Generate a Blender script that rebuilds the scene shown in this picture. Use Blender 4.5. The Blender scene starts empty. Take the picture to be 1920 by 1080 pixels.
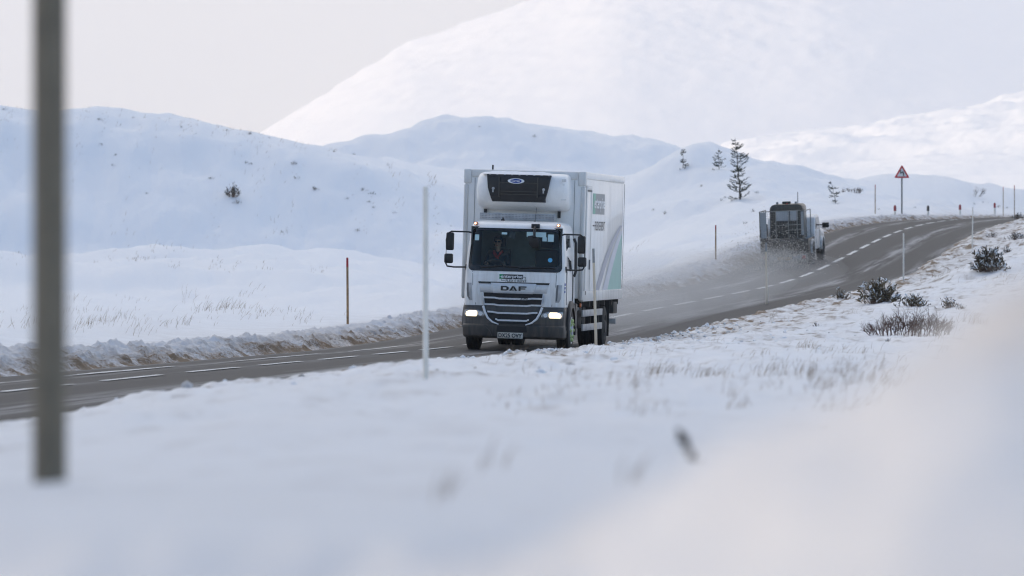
import bpy, bmesh, math, random
import numpy as np
from mathutils import Matrix, Vector
random.seed(7)
RNG = np.random.default_rng(11)
S = bpy.context.scene
C = S.collection
R = math.radians

# ---------------------------------------------------------------- camera
F = 10000.0                      # focal length in pixels of the 1920 px wide photograph
HZ = 474.0                       # row of the horizon
cam = bpy.data.cameras.new('camera')
camo = bpy.data.objects.new('camera', cam)
C.objects.link(camo)
cam.sensor_width = 36.0
cam.lens = 36.0 * F / 1920.0
cam.clip_start = 0.3
cam.clip_end = 30000
cam.dof.use_dof = True
cam.dof.focus_distance = 111.0
cam.dof.aperture_fstop = 3.7
cam.dof.aperture_blades = 9
camo.location = (0, 0, 0)
camo.rotation_euler = (R(90) - math.atan((540 - HZ) / F), 0, 0)
S.camera = camo

# ---------------------------------------------------------------- light
SUN_EL = R(9.0)
SUN_AZ = R(285.0)                # clockwise from +Y: the sun stands low on the left
sun_dir = Vector((math.sin(SUN_AZ) * math.cos(SUN_EL), math.cos(SUN_AZ) * math.cos(SUN_EL), math.sin(SUN_EL)))
sl = bpy.data.lights.new('sun', 'SUN')
sl.energy = 1.08
sl.angle = R(0.5)
sl.color = (1.0, 0.76, 0.52)
so = bpy.data.objects.new('sun', sl)
C.objects.link(so)
so.rotation_euler = sun_dir.to_track_quat('Z', 'Y').to_euler()

world = bpy.data.worlds.new('World')
S.world = world
world.use_nodes = True
wn = world.node_tree.nodes
wl = world.node_tree.links
wn.clear()
wo = wn.new('ShaderNodeOutputWorld')
bg = wn.new('ShaderNodeBackground')
sky = wn.new('ShaderNodeTexSky')
sky.sky_type = 'NISHITA'
sky.sun_disc = False
sky.sun_elevation = SUN_EL
sky.sun_rotation = SUN_AZ
sky.air_density = 1.0
sky.dust_density = 0.4
sky.ozone_density = 4.5
tc = wn.new('ShaderNodeTexCoord')
sep = wn.new('ShaderNodeSeparateXYZ')
wl.new(tc.outputs['Generated'], sep.inputs[0])
mp = wn.new('ShaderNodeMapping')
mp.inputs['Scale'].default_value = (1.6, 1.6, 5.0)
wl.new(tc.outputs['Generated'], mp.inputs[0])
nz = wn.new('ShaderNodeTexNoise')
nz.inputs['Scale'].default_value = 1.7
nz.inputs['Detail'].default_value = 5
wl.new(mp.outputs[0], nz.inputs['Vector'])


def wmath(op, a, b, clamp=False):
    n = wn.new('ShaderNodeMath')
    n.operation = op
    n.use_clamp = clamp
    for i, v in enumerate((a, b)):
        if isinstance(v, (int, float)):
            n.inputs[i].default_value = v
        else:
            wl.new(v, n.inputs[i])
    return n.outputs[0]


SKY_K, CLOUD = 0.078, (0.166, 0.164, 0.166)
EXPO = 1.86
# cloud cover: thick ahead and low down, thinning overhead and behind the camera where clear blue shows
cov = wmath('ADD', wmath('ADD', wmath('MULTIPLY', sep.outputs['Y'], 1.3), wmath('MULTIPLY', sep.outputs['X'], -0.45)), 0.34)
cov = wmath('ADD', cov, wmath('MULTIPLY', sep.outputs['Z'], 0.10))
cov = wmath('ADD', cov, wmath('MULTIPLY', wmath('SUBTRACT', nz.outputs['Fac'], 0.5), 0.6))
low = wmath('SUBTRACT', 1.0, wmath('MULTIPLY', wmath('MAXIMUM', sep.outputs['Z'], 0.0), 3.6), True)      # haze whitens the sky low down all round
cov = wmath('MAXIMUM', cov, wmath('MULTIPLY', wmath('MULTIPLY', low, wmath('ADD', wmath('MULTIPLY', low, 0.5), 0.5)), 0.60))
cov = wmath('MAXIMUM', wmath('MINIMUM', cov, 0.985), 0.03)
sk = wn.new('ShaderNodeVectorMath')
sk.operation = 'SCALE'
wl.new(sky.outputs[0], sk.inputs[0])
sk.inputs['Scale'].default_value = SKY_K
mx = wn.new('ShaderNodeMix')
mx.data_type = 'RGBA'
wl.new(cov, mx.inputs[0])
wl.new(sk.outputs[0], mx.inputs[6])
ck = wn.new('ShaderNodeVectorMath')        # the cloud deck is brighter higher up, nearer the hidden sun
ck.operation = 'SCALE'
ck.inputs[0].default_value = CLOUD
wl.new(wmath('ADD', wmath('MULTIPLY', wmath('MAXIMUM', sep.outputs['Z'], 0.0), 1.75), 1.0), ck.inputs['Scale'])
wl.new(ck.outputs[0], mx.inputs[7])
wl.new(mx.outputs[2], bg.inputs['Color'])
bg.inputs['Strength'].default_value = 1.0
wl.new(bg.outputs[0], wo.inputs[0])

S.view_settings.view_transform = 'Standard'
S.view_settings.look = 'None'
S.view_settings.exposure = EXPO
S.view_settings.gamma = 1.0
S.render.engine = 'CYCLES'
S.cycles.use_denoising = True
S.cycles.max_bounces = 6
S.cycles.volume_bounces = 1
S.cycles.transparent_max_bounces = 24
S.cycles.sample_clamp_indirect = 6
S.cycles.filter_width = 1.2

# ---------------------------------------------------------------- materials


def nmat(name):
    m = bpy.data.materials.new(name)
    m.use_nodes = True
    nt = m.node_tree
    return m, nt.nodes, nt.links, nt.nodes['Principled BSDF']


def plain(name, col, rough=0.5, metal=0.0, var=0.12, scale=6.0, spec=0.5, coat=0.0, bump=0.0, emit=None, estr=0.0):
    m, n, l, p = nmat(name)
    p.inputs['Roughness'].default_value = rough
    p.inputs['Metallic'].default_value = metal
    p.inputs['Specular IOR Level'].default_value = spec
    p.inputs['Coat Weight'].default_value = coat
    t = n.new('ShaderNodeTexCoord')
    z = n.new('ShaderNodeTexNoise')
    z.inputs['Scale'].default_value = scale
    z.inputs['Detail'].default_value = 6
    l.new(t.outputs['Object'], z.inputs['Vector'])
    r = n.new('ShaderNodeValToRGB')
    r.color_ramp.elements[0].position = 0.3
    r.color_ramp.elements[1].position = 0.7
    r.color_ramp.elements[0].color = (*[c * (1 - var) for c in col], 1)
    r.color_ramp.elements[1].color = (*[min(1, c * (1 + var * 0.5)) for c in col], 1)
    l.new(z.outputs['Fac'], r.inputs[0])
    l.new(r.outputs[0], p.inputs['Base Color'])
    if bump:
        b = n.new('ShaderNodeBump')
        b.inputs['Strength'].default_value = bump
        b.inputs['Distance'].default_value = 0.02
        l.new(z.outputs['Fac'], b.inputs['Height'])
        l.new(b.outputs[0], p.inputs['Normal'])
    if emit:
        p.inputs['Emission Color'].default_value = (*emit, 1)
        p.inputs['Emission Strength'].default_value = estr
    return m


def grimy(name, col, dirt, amount, zlo, zhi, rough=0.35, streak=(14, 14, 1.2)):
    """paint with road film: streaks and splashes of real dirt, heavier low on the body"""
    m, n, l, p = nmat(name)
    p.inputs['Roughness'].default_value = rough
    p.inputs['Coat Weight'].default_value = 0.3
    t = n.new('ShaderNodeTexCoord')
    mpn = n.new('ShaderNodeMapping')
    mpn.inputs['Scale'].default_value = streak
    l.new(t.outputs['Object'], mpn.inputs[0])
    z = n.new('ShaderNodeTexNoise')
    z.inputs['Scale'].default_value = 1.0
    z.inputs['Detail'].default_value = 7
    l.new(mpn.outputs[0], z.inputs['Vector'])
    s = n.new('ShaderNodeSeparateXYZ')
    l.new(t.outputs['Object'], s.inputs[0])
    mr = n.new('ShaderNodeMapRange')
    mr.inputs['From Min'].default_value = zhi
    mr.inputs['From Max'].default_value = zlo
    mr.inputs['To Min'].default_value = 0.15
    mr.inputs['To Max'].default_value = 1.0
    l.new(s.outputs['Z'], mr.inputs[0])
    z2 = n.new('ShaderNodeMapRange')
    z2.inputs['From Min'].default_value = 0.38
    z2.inputs['From Max'].default_value = 0.75
    l.new(z.outputs['Fac'], z2.inputs[0])
    mu = n.new('ShaderNodeMath')
    mu.operation = 'MULTIPLY'
    l.new(mr.outputs[0], mu.inputs[0])
    l.new(z2.outputs[0], mu.inputs[1])
    mu2 = n.new('ShaderNodeMath')
    mu2.operation = 'MULTIPLY'
    mu2.use_clamp = True
    l.new(mu.outputs[0], mu2.inputs[0])
    mu2.inputs[1].default_value = amount
    mix = n.new('ShaderNodeMix')
    mix.data_type = 'RGBA'
    l.new(mu2.outputs[0], mix.inputs[0])
    mix.inputs[6].default_value = (*col, 1)
    mix.inputs[7].default_value = (*dirt, 1)
    l.new(mix.outputs[2], p.inputs['Base Color'])
    return m


def snow_mat(name, base=(0.87, 0.88, 0.89), dirtcol=(0.20, 0.145, 0.095), fine=14.0, bump=0.5, mott=0.0):
    """snow; the 'dirt' attribute of the mesh says where traffic grit, painted-in shadow mottle and brown tint lie"""
    m, n, l, p = nmat(name)
    p.inputs['Roughness'].default_value = 0.75
    p.inputs['Specular IOR Level'].default_value = 0.25
    t = n.new('ShaderNodeTexCoord')
    a = n.new('ShaderNodeAttribute')
    a.attribute_name = 'dirt'
    z = n.new('ShaderNodeTexNoise')
    z.inputs['Scale'].default_value = fine
    z.inputs['Detail'].default_value = 8
    z.inputs['Roughness'].default_value = 0.7
    l.new(t.outputs['Object'], z.inputs['Vector'])
    z3 = n.new('ShaderNodeTexNoise')
    z3.inputs['Scale'].default_value = 1.3
    z3.inputs['Detail'].default_value = 5
    l.new(t.outputs['Object'], z3.inputs['Vector'])
    ad = n.new('ShaderNodeMath')
    ad.operation = 'ADD'
    l.new(z.outputs['Fac'], ad.inputs[0])
    l.new(z3.outputs['Fac'], ad.inputs[1])
    mr = n.new('ShaderNodeMapRange')
    mr.inputs['From Min'].default_value = 0.75
    mr.inputs['From Max'].default_value = 1.25
    mr.inputs['To Min'].default_value = 0.0
    mr.inputs['To Max'].default_value = 2.0
    l.new(ad.outputs[0], mr.inputs[0])
    mu = n.new('ShaderNodeMath')
    mu.operation = 'MULTIPLY'
    mu.use_clamp = True
    l.new(a.outputs['Fac'], mu.inputs[0])
    l.new(mr.outputs[0], mu.inputs[1])
    mix = n.new('ShaderNodeMix')
    mix.data_type = 'RGBA'
    l.new(mu.outputs[0], mix.inputs[0])
    mix.inputs[6].default_value = (*base, 1)
    mix.inputs[7].default_value = (*dirtcol, 1)
    l.new(mix.outputs[2], p.inputs['Base Color'])
    b = n.new('ShaderNodeBump')
    b.inputs['Strength'].default_value = bump
    b.inputs['Distance'].default_value = 0.04
    l.new(ad.outputs[0], b.inputs['Height'])
    l.new(b.outputs[0], p.inputs['Normal'])
    return m


M = {}
M['snow'] = snow_mat('snow', bump=0.9, fine=9.0)
M['berm'] = snow_mat('ploughed_snow', base=(0.72, 0.72, 0.73), fine=16, bump=1.0)
M['farsnow'] = snow_mat('hill_snow', fine=0.05, bump=0.0)
M['white'] = grimy('white_paint', (0.91, 0.90, 0.87), (0.42, 0.36, 0.28), 0.6, 0.6, 2.2)
M['boxwhite'] = grimy('white_panel', (0.87, 0.86, 0.83), (0.48, 0.44, 0.38), 0.55, 0.9, 4.2, streak=(3, 3, 0.7))
M['trim'] = grimy('grey_trim', (0.72, 0.71, 0.68), (0.30, 0.28, 0.25), 0.7, 0.9, 4.2, rough=0.45)
M['seam'] = plain('seam_grey', (0.16, 0.16, 0.16), 0.6)
M['black'] = plain('black_plastic', (0.014, 0.014, 0.015), 0.45, var=0.3, scale=9)
M['gasket'] = plain('black_glass_border', (0.008, 0.008, 0.008), 0.25)
M['bumper'] = grimy('charcoal_bumper', (0.036, 0.034, 0.032), (0.115, 0.093, 0.070), 0.9, 0.1, 1.1, rough=0.55)
M['chrome'] = plain('satin_chrome', (0.85, 0.85, 0.85), 0.3, metal=0.0, var=0.15, scale=20)
M['silver'] = plain('silver_panel', (0.66, 0.66, 0.66), 0.35, metal=0.4)
M['grille'] = plain('grille_black', (0.010, 0.010, 0.011), 0.6, var=0.4, scale=60)
M['rubber'] = plain('tyre_rubber', (0.018, 0.018, 0.018), 0.8, var=0.3, scale=20, bump=0.3)
M['rim'] = plain('wheel_steel', (0.35, 0.40, 0.46), 0.4, metal=0.5)
M['green_nut'] = plain('green_nut_markers', (0.40, 0.50, 0.20), 0.5)
M['chassis'] = plain('chassis_grime', (0.060, 0.055, 0.05), 0.75, var=0.4)
M['rail'] = plain('aluminium_rail', (0.45, 0.45, 0.45), 0.5, metal=0.3, var=0.3)
M['logo_green'] = plain('logo_green', (0.012, 0.28, 0.11), 0.4, var=0.03)
M['logo_black'] = plain('logo_black', (0.012, 0.014, 0.016), 0.4, var=0.03)
M['logo_grey'] = plain('logo_grey', (0.24, 0.255, 0.26), 0.4, var=0.03)
M['logo_pale_green'] = plain('logo_pale_green', (0.16, 0.42, 0.31), 0.4, var=0.03)
M['letter_white'] = plain('letter_white', (0.82, 0.83, 0.83), 0.4, var=0.02)
M['letter_dark'] = plain('letter_dark', (0.022, 0.024, 0.026), 0.4, var=0.02)
M['stripe_grey'] = plain('stripe_grey', (0.33, 0.345, 0.40), 0.35, var=0.05, scale=2)
M['stripe_pale'] = plain('stripe_pale', (0.56, 0.58, 0.63), 0.35, var=0.05, scale=2)
M['stripe_green'] = plain('stripe_green', (0.24, 0.48, 0.42), 0.35, var=0.06, scale=2)
M['badge_blue'] = plain('badge_blue', (0.015, 0.05, 0.28), 0.35, var=0.02)
M['plate_white'] = plain('plate_white', (0.66, 0.62, 0.54), 0.5, var=0.25, scale=14)
M['plate_yellow'] = plain('plate_yellow', (0.42, 0.26, 0.06), 0.5, var=0.3, scale=14)
M['interior'] = plain('cab_interior', (0.040, 0.05, 0.05), 0.8)
M['interior_grey'] = plain('cab_back_wall', (0.19, 0.225, 0.215), 0.8)
M['dash'] = plain('dashboard', (0.05, 0.055, 0.06), 0.6)
M['sticker'] = plain('paper_sticker', (0.52, 0.72, 0.72), 0.6, var=0.05)
M['disc_blue'] = plain('blue_disc', (0.10, 0.46, 0.74), 0.5, var=0.03)
M['lamp'] = plain('headlamp_lit', (0.9, 0.85, 0.75), 0.1, emit=(1.0, 0.78, 0.44), estr=0.50)
M['lamp_small'] = plain('marker_lamp_lit', (0.9, 0.85, 0.75), 0.1, emit=(1.0, 0.62, 0.38), estr=0.8)
M['lens'] = plain('headlamp_lens', (0.38, 0.38, 0.38), 0.12, metal=0.6, var=0.4, scale=25)
M['amber'] = plain('amber_lens', (0.55, 0.12, 0.02), 0.3)
M['redlens'] = plain('red_lens', (0.36, 0.04, 0.03), 0.3)
M['skin'] = plain('skin', (0.42, 0.26, 0.19), 0.55, var=0.08)
M['navy'] = plain('navy_jacket', (0.018, 0.028, 0.04), 0.85)
M['redcloth'] = plain('red_cloth', (0.50, 0.05, 0.04), 0.8)
M['pole'] = grimy('pole_white', (0.66, 0.56, 0.42), (0.36, 0.26, 0.15), 0.8, 0.0, 1.2, rough=0.6)
M['poletip'] = plain('pole_tip_grey', (0.30, 0.30, 0.29), 0.6)
M['polerust'] = plain('pole_rust', (0.33, 0.20, 0.10), 0.75, var=0.45, scale=9)
M['polered'] = plain('pole_red', (0.36, 0.03, 0.03), 0.6)
M['bollard'] = plain('bollard_white', (0.82, 0.77, 0.68), 0.6)
M['bollard_dark'] = plain('bollard_reflector_dark', (0.08, 0.06, 0.05), 0.5)
M['bollard_red'] = plain('bollard_reflector_red', (0.34, 0.045, 0.045), 0.5)
M['signred'] = plain('sign_red', (0.58, 0.035, 0.04), 0.45, var=0.04)
M['signwhite'] = plain('sign_white', (0.74, 0.73, 0.70), 0.45, var=0.04)
M['galv'] = plain('galvanised_steel', (0.18, 0.148, 0.10), 0.6, metal=0.0, var=0.15, scale=12)
M['signpole'] = plain('sign_post_grey', (0.12, 0.12, 0.125), 0.6)
M['twig'] = plain('dark_twig', (0.105, 0.055, 0.038), 0.9, var=0.4)
M['barebark'] = plain('pale_twig', (0.13, 0.10, 0.08), 0.9, var=0.3)
M['bark'] = plain('spruce_bark', (0.05, 0.038, 0.03), 0.9, var=0.3)
M['needle'] = plain('spruce_needles', (0.040, 0.055, 0.032), 0.8, var=0.5, scale=3)
M['heather'] = plain('heather_leaf', (0.095, 0.072, 0.042), 0.85, var=0.5, scale=8)
M['gorse'] = plain('gorse_leaf', (0.125, 0.098, 0.05), 0.85, var=0.5, scale=8)
M['straw'] = plain('dry_straw', (0.31, 0.225, 0.145), 0.85, var=0.35, scale=20)
M['grit'] = plain('brown_slush', (0.17, 0.13, 0.095), 0.9, var=0.3)
M['rock'] = plain('dark_stone', (0.07, 0.065, 0.06), 0.85, var=0.3)
M['hopper'] = grimy('dark_box_paint', (0.035, 0.033, 0.028), (0.15, 0.13, 0.10), 0.8, 0.7, 2.3, rough=0.6)
M['tailgate'] = grimy('muddy_tailgate', (0.075, 0.063, 0.05), (0.19, 0.16, 0.125), 1.0, 0.2, 1.2, rough=0.8, streak=(9, 9, 9))
M['mesh_bar'] = plain('cage_steel', (0.26, 0.25, 0.22), 0.6, var=0.3)
M['slush'] = plain('slush_drop', (0.58, 0.53, 0.46), 0.6, var=0.5, scale=3)
M['frost_reflection'] = plain('frost_and_painted_reflection', (0.40, 0.42, 0.43), 0.5, var=0.1)
M['pwhite'] = grimy('pickup_white', (0.74, 0.74, 0.73), (0.20, 0.17, 0.13), 1.6, 0.1, 1.5, streak=(7, 7, 3))
M['reflect'] = plain('grey_reflector', (0.34, 0.34, 0.33), 0.4, var=0.3, scale=12)
M['plough_white'] = plain('white_road_paint', (0.70, 0.70, 0.68), 0.7, var=0.3, scale=3)


def glass_mat(name, tint, refl):
    m, n, l, p = nmat(name)
    n.remove(p)
    out = n['Material Output']
    tr = n.new('ShaderNodeBsdfTransparent')
    tr.inputs[0].default_value = (*tint, 1)
    gl = n.new('ShaderNodeBsdfGlossy')
    gl.inputs['Roughness'].default_value = 0.03
    gl.inputs['Color'].default_value = (refl, refl, refl, 1)
    fr = n.new('ShaderNodeFresnel')
    fr.inputs[0].default_value = 1.45
    mxs = n.new('ShaderNodeMixShader')
    l.new(fr.outputs[0], mxs.inputs[0])
    l.new(tr.outputs[0], mxs.inputs[1])
    l.new(gl.outputs[0], mxs.inputs[2])
    l.new(mxs.outputs[0], out.inputs['Surface'])
    return m


M['glass'] = glass_mat('tinted_windscreen', (0.80, 0.90, 0.88), 0.6)
M['sideglass'] = plain('dark_side_glass', (0.02, 0.025, 0.028), 0.08, var=0.1)

# ---------------------------------------------------------------- mesh helpers


def tag(o, label=None, cat=None, group=None, kind=None):
    if label:
        o['label'] = label
    if cat:
        o['category'] = cat
    if group:
        o['group'] = group
    if kind:
        o['kind'] = kind
    return o


def empty(name, loc, rot=(0, 0, 0)):
    o = bpy.data.objects.new(name, None)
    o.empty_display_size = 0.2
    C.objects.link(o)
    o.location = loc
    o.rotation_euler = rot
    return o


def mesh_np(name, V, Fq, material, parent=None, smooth=False, attr=None, uv=None, angle=None):
    me = bpy.data.meshes.new(name)
    V = np.asarray(V, np.float32)
    Fq = np.asarray(Fq, np.int32)
    k = Fq.shape[1]
    me.vertices.add(len(V))
    me.vertices.foreach_set('co', V.ravel())
    me.loops.add(Fq.size)
    me.loops.foreach_set('vertex_index', Fq.ravel())
    me.polygons.add(len(Fq))
    me.polygons.foreach_set('loop_start', np.arange(0, Fq.size, k, dtype=np.int32))
    me.update(calc_edges=True)
    me.validate()
    if smooth:
        me.polygons.foreach_set('use_smooth', np.ones(len(me.polygons), bool))
    if attr is not None:
        a = me.attributes.new('dirt', 'FLOAT', 'POINT')
        a.data.foreach_set('value', np.asarray(attr, np.float32))
    if uv is not None:
        ul = me.uv_layers.new(name='road')
        ul.data.foreach_set('uv', np.asarray(uv, np.float32)[Fq.ravel()].ravel())
    me.materials.append(material)
    o = bpy.data.objects.new(name, me)
    C.objects.link(o)
    if parent:
        o.parent = parent
    return o


def grid_faces(nr, nc):
    i = np.arange(nr - 1)[:, None] * nc + np.arange(nc - 1)[None, :]
    return np.stack([i, i + 1, i + nc + 1, i + nc], -1).reshape(-1, 4)


class MB:
    """collects boxes, prisms, tubes and patches, then links them as one mesh object"""

    def __init__(self):
        self.v = []
        self.f = []

    def add(self, vs, fs):
        b = len(self.v)
        self.v += [tuple(p) for p in vs]
        self.f += [tuple(b + i for i in f) for f in fs]
        return self

    def box(self, x0, x1, y0, y1, z0, z1):
        vs = [(x, y, z) for z in (z0, z1) for y in (y0, y1) for x in (x0, x1)]
        return self.add(vs, [(0, 2, 3, 1), (4, 5, 7, 6), (0, 1, 5, 4), (2, 6, 7, 3), (0, 4, 6, 2), (1, 3, 7, 5)])

    def prism(self, pts, d):
        """polygon pts (3-D, counter-clockwise seen from outside) extruded by -d behind it"""
        n = len(pts)
        a = [Vector(p) for p in pts]
        b = [p - Vector(d) for p in a]
        fs = [tuple(range(n)), tuple(range(2 * n - 1, n - 1, -1))]
        fs += [(i, n + i, n + (i + 1) % n, (i + 1) % n) for i in range(n)]
        return self.add(a + b, fs)

    def tube(self, pts, r, seg=8, caps=True):
        pts = [Vector(p) for p in pts]
        rs = r if isinstance(r, (list, tuple)) else [r] * len(pts)
        vs, fs = [], []
        up = None
        for i, p in enumerate(pts):
            d = (pts[min(i + 1, len(pts) - 1)] - pts[max(i - 1, 0)])
            if d.length < 1e-9:
                d = Vector((0, 0, 1))
            d.normalize()
            if up is None:
                up = Vector((0, 0, 1)) if abs(d.z) < 0.9 else Vector((1, 0, 0))
            a = d.cross(up)
            if a.length < 1e-6:
                a = d.orthogonal()
            a.normalize()
            b = d.cross(a)
            for k in range(seg):
                t = 2 * math.pi * k / seg
                vs.append(p + (a * math.cos(t) + b * math.sin(t)) * rs[i])
        for i in range(len(pts) - 1):
            for k in range(seg):
                q = (k + 1) % seg
                fs.append((i * seg + k, (i + 1) * seg + k, (i + 1) * seg + q, i * seg + q))
        if caps:
            fs.append(tuple(range(seg)))
            fs.append(tuple(range(len(pts) * seg - 1, (len(pts) - 1) * seg - 1, -1)))
        return self.add(vs, fs)

    def lathe_x(self, prof, seg=36, c=(0, 0, 0)):
        """profile [(x, radius)] turned round the x axis through c"""
        n = len(prof)
        vs = [(c[0] + x, c[1] + r * math.cos(2 * math.pi * k / seg), c[2] + r * math.sin(2 * math.pi * k / seg)) for k in range(seg) for x, r in prof]
        fs = [(k * n + i, k * n + i + 1, ((k + 1) % seg) * n + i + 1, ((k + 1) % seg) * n + i) for k in range(seg) for i in range(n - 1)]
        return self.add(vs, fs)

    def ellipsoid(self, c, r, nu=14, nv=9):
        vs, fs = [], []
        for j in range(nv + 1):
            a = math.pi * j / nv
            for i in range(nu):
                b = 2 * math.pi * i / nu
                vs.append((c[0] + r[0] * math.sin(a) * math.cos(b), c[1] + r[1] * math.sin(a) * math.sin(b), c[2] + r[2] * math.cos(a)))
        for j in range(nv):
            for i in range(nu):
                k = (i + 1) % nu
                fs.append((j * nu + i, (j + 1) * nu + i, (j + 1) * nu + k, j * nu + k))
        return self.add(vs, fs)

    def build(self, name, material, parent=None, bevel=0.0, smooth=True, angle=35, seg=2):
        me = bpy.data.meshes.new(name)
        me.from_pydata(self.v, [], self.f)
        me.validate()
        bm = bmesh.new()
        bm.from_mesh(me)
        bmesh.ops.remove_doubles(bm, verts=bm.verts, dist=1e-6)
        bmesh.ops.recalc_face_normals(bm, faces=bm.faces)
        if bevel:
            es = [e for e in bm.edges if len(e.link_faces) == 2 and e.calc_face_angle(0) > R(30)]
            bmesh.ops.bevel(bm, geom=es, offset=bevel, segments=seg, affect='EDGES', clamp_overlap=True, profile=0.5)
        bm.to_mesh(me)
        bm.free()
        if smooth:
            me.polygons.foreach_set('use_smooth', np.ones(len(me.polygons), bool))
            me.set_sharp_from_angle(angle=R(angle))
        me.materials.append(material)
        o = bpy.data.objects.new(name, me)
        C.objects.link(o)
        if parent:
            o.parent = parent
        return o


FRONT = Matrix(((1, 0, 0), (0, 0, -1), (0, 1, 0)))            # lettering that faces -y
SIDE = Matrix(((0, 0, 1), (1, 0, 0), (0, 1, 0)))              # lettering that faces +x, read towards +y


def text(name, body, width, height, at, rot, material, parent, bold=0.0, ext=0.002, shear=0.0):
    """lettering as a thin mesh, fitted into width x height and centred on at"""
    cu = bpy.data.curves.new(name, 'FONT')
    cu.body = body
    cu.size = 1
    cu.offset = bold
    cu.shear = shear
    cu.resolution_u = 4
    o = bpy.data.objects.new(name, cu)
    C.objects.link(o)
    bpy.context.view_layer.update()
    me = bpy.data.meshes.new_from_object(o.evaluated_get(bpy.context.evaluated_depsgraph_get()))
    bpy.data.objects.remove(o)
    bpy.data.curves.remove(cu)
    co = np.array([v.co[:] for v in me.vertices])
    lo, hi = co.min(0), co.max(0)
    sx, sy = width / (hi[0] - lo[0]), height / (hi[1] - lo[1])
    c = (lo + hi) / 2
    for v in me.vertices:
        v.co = rot @ Vector(((v.co.x - c[0]) * sx, (v.co.y - c[1]) * sy, ext)) + Vector(at)
    me.materials.clear()
    me.materials.append(material)
    me.name = name
    q = bpy.data.objects.new(name, me)
    C.objects.link(q)
    q.parent = parent
    return q


# ---------------------------------------------------------------- noise


def vnoise(x, y, seed=0):
    xi = np.floor(x).astype(np.int64)
    yi = np.floor(y).astype(np.int64)
    xf = x - xi
    yf = y - yi

    def h(a, b):
        n = (a * 374761393 + b * 668265263 + seed * 974634777) & 0xFFFFFFFF
        n = ((n ^ (n >> 13)) * 1274126177) & 0xFFFFFFFF
        return ((n ^ (n >> 16)) & 0xFFFF) / 65535.0
    u = xf * xf * xf * (xf * (xf * 6 - 15) + 10)
    v = yf * yf * yf * (yf * (yf * 6 - 15) + 10)
    return (h(xi, yi) * (1 - u) + h(xi + 1, yi) * u) * (1 - v) + (h(xi, yi + 1) * (1 - u) + h(xi + 1, yi + 1) * u) * v - 0.5


def fbm(x, y, seed=0, oct=4, gain=0.5):
    a, t = 1.0, 0.0
    for o in range(oct):
        t = t + a * vnoise(x * 2 ** o + 17.3 * o, y * 2 ** o - 9.1 * o, seed + o)
        a *= gain
    return t


def sstep(a, b, x):
    t = np.clip((x - a) / (b - a), 0, 1)
    return t * t * (3 - 2 * t)


def pchip(xk, yk, xq):
    """monotone cubic along axis 0 of yk"""
    xk = np.asarray(xk, float)
    yk = np.asarray(yk, float)
    sh = (-1,) + (1,) * (yk.ndim - 1)
    h = np.diff(xk).reshape(sh)
    dl = np.diff(yk, axis=0) / h
    m = np.zeros_like(yk)
    m[0], m[-1] = dl[0], dl[-1]
    a, b = dl[:-1], dl[1:]
    w1, w2 = 2 * h[1:] + h[:-1], h[1:] + 2 * h[:-1]
    with np.errstate(divide='ignore', invalid='ignore'):
        g = (w1 + w2) / (w1 / a + w2 / b)
    m[1:-1] = np.where(a * b > 0, g, 0)
    i = np.clip(np.searchsorted(xk, xq) - 1, 0, len(xk) - 2)
    hh = (xk[i + 1] - xk[i]).reshape(sh)
    t = ((xq - xk[i])).reshape(sh) / hh
    return ((1 + 2 * t) * (1 - t) ** 2 * yk[i] + t * (1 - t) ** 2 * hh * m[i] + t * t * (3 - 2 * t) * yk[i + 1] + t * t * (t - 1) * hh * m[i + 1])


# ---------------------------------------------------------------- the road's line
KH = [0.172, 0.15, 0.133, 0.141, 0.164, 0.182, 0.16, 0.143, 0.141, 0.159, 0.183, 0.206, 0.229, 0.253, 0.276, 0.34, 0.42, 0.5]
KZ = [-1.95, -1.88, -1.95, -2.02, -1.67, -1.32, -0.92, -0.04, 0.75, 1.3, 1.65, 1.86, 2.01, 2.14, 2.27, 2.3, 2.2, 2.0]
rs = np.arange(-90.0, 341.0, 1.0)
_sm = lambda q: np.convolve(np.pad(q, 10, mode='edge'), np.ones(21) / 21, 'valid')
rh = _sm(np.interp(rs, np.arange(18) * 20.0, KH))
rz = _sm(np.interp(rs, np.arange(18) * 20.0, KZ))
_i0 = 90
_cx, _cy = np.cumsum(np.sin(rh)), np.cumsum(np.cos(rh))
rx = -9.105 + np.concatenate([[0], _cx[:-1]]) - _cx[_i0 - 1]
ry = 60.0 + np.concatenate([[0], _cy[:-1]]) - _cy[_i0 - 1]
WR = 3.35
CROSS = 0.028


def road_st(x, y):
    s = np.interp(y, ry, rs)
    for _ in range(4):
        h = np.interp(s, rs, rh)
        s = np.clip(s + (x - np.interp(s, rs, rx)) * np.sin(h) + (y - np.interp(s, rs, ry)) * np.cos(h), rs[0], rs[-1])
    h = np.interp(s, rs, rh)
    t = (x - np.interp(s, rs, rx)) * np.cos(h) - (y - np.interp(s, rs, ry)) * np.sin(h)
    return s, t


def road_xyz(s, t, dz=0.0):
    h = np.interp(s, rs, rh)
    return np.stack([np.interp(s, rs, rx) + t * np.cos(h), np.interp(s, rs, ry) - t * np.sin(h), np.interp(s, rs, rz) - CROSS * np.abs(t) + dz], -1)


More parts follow.
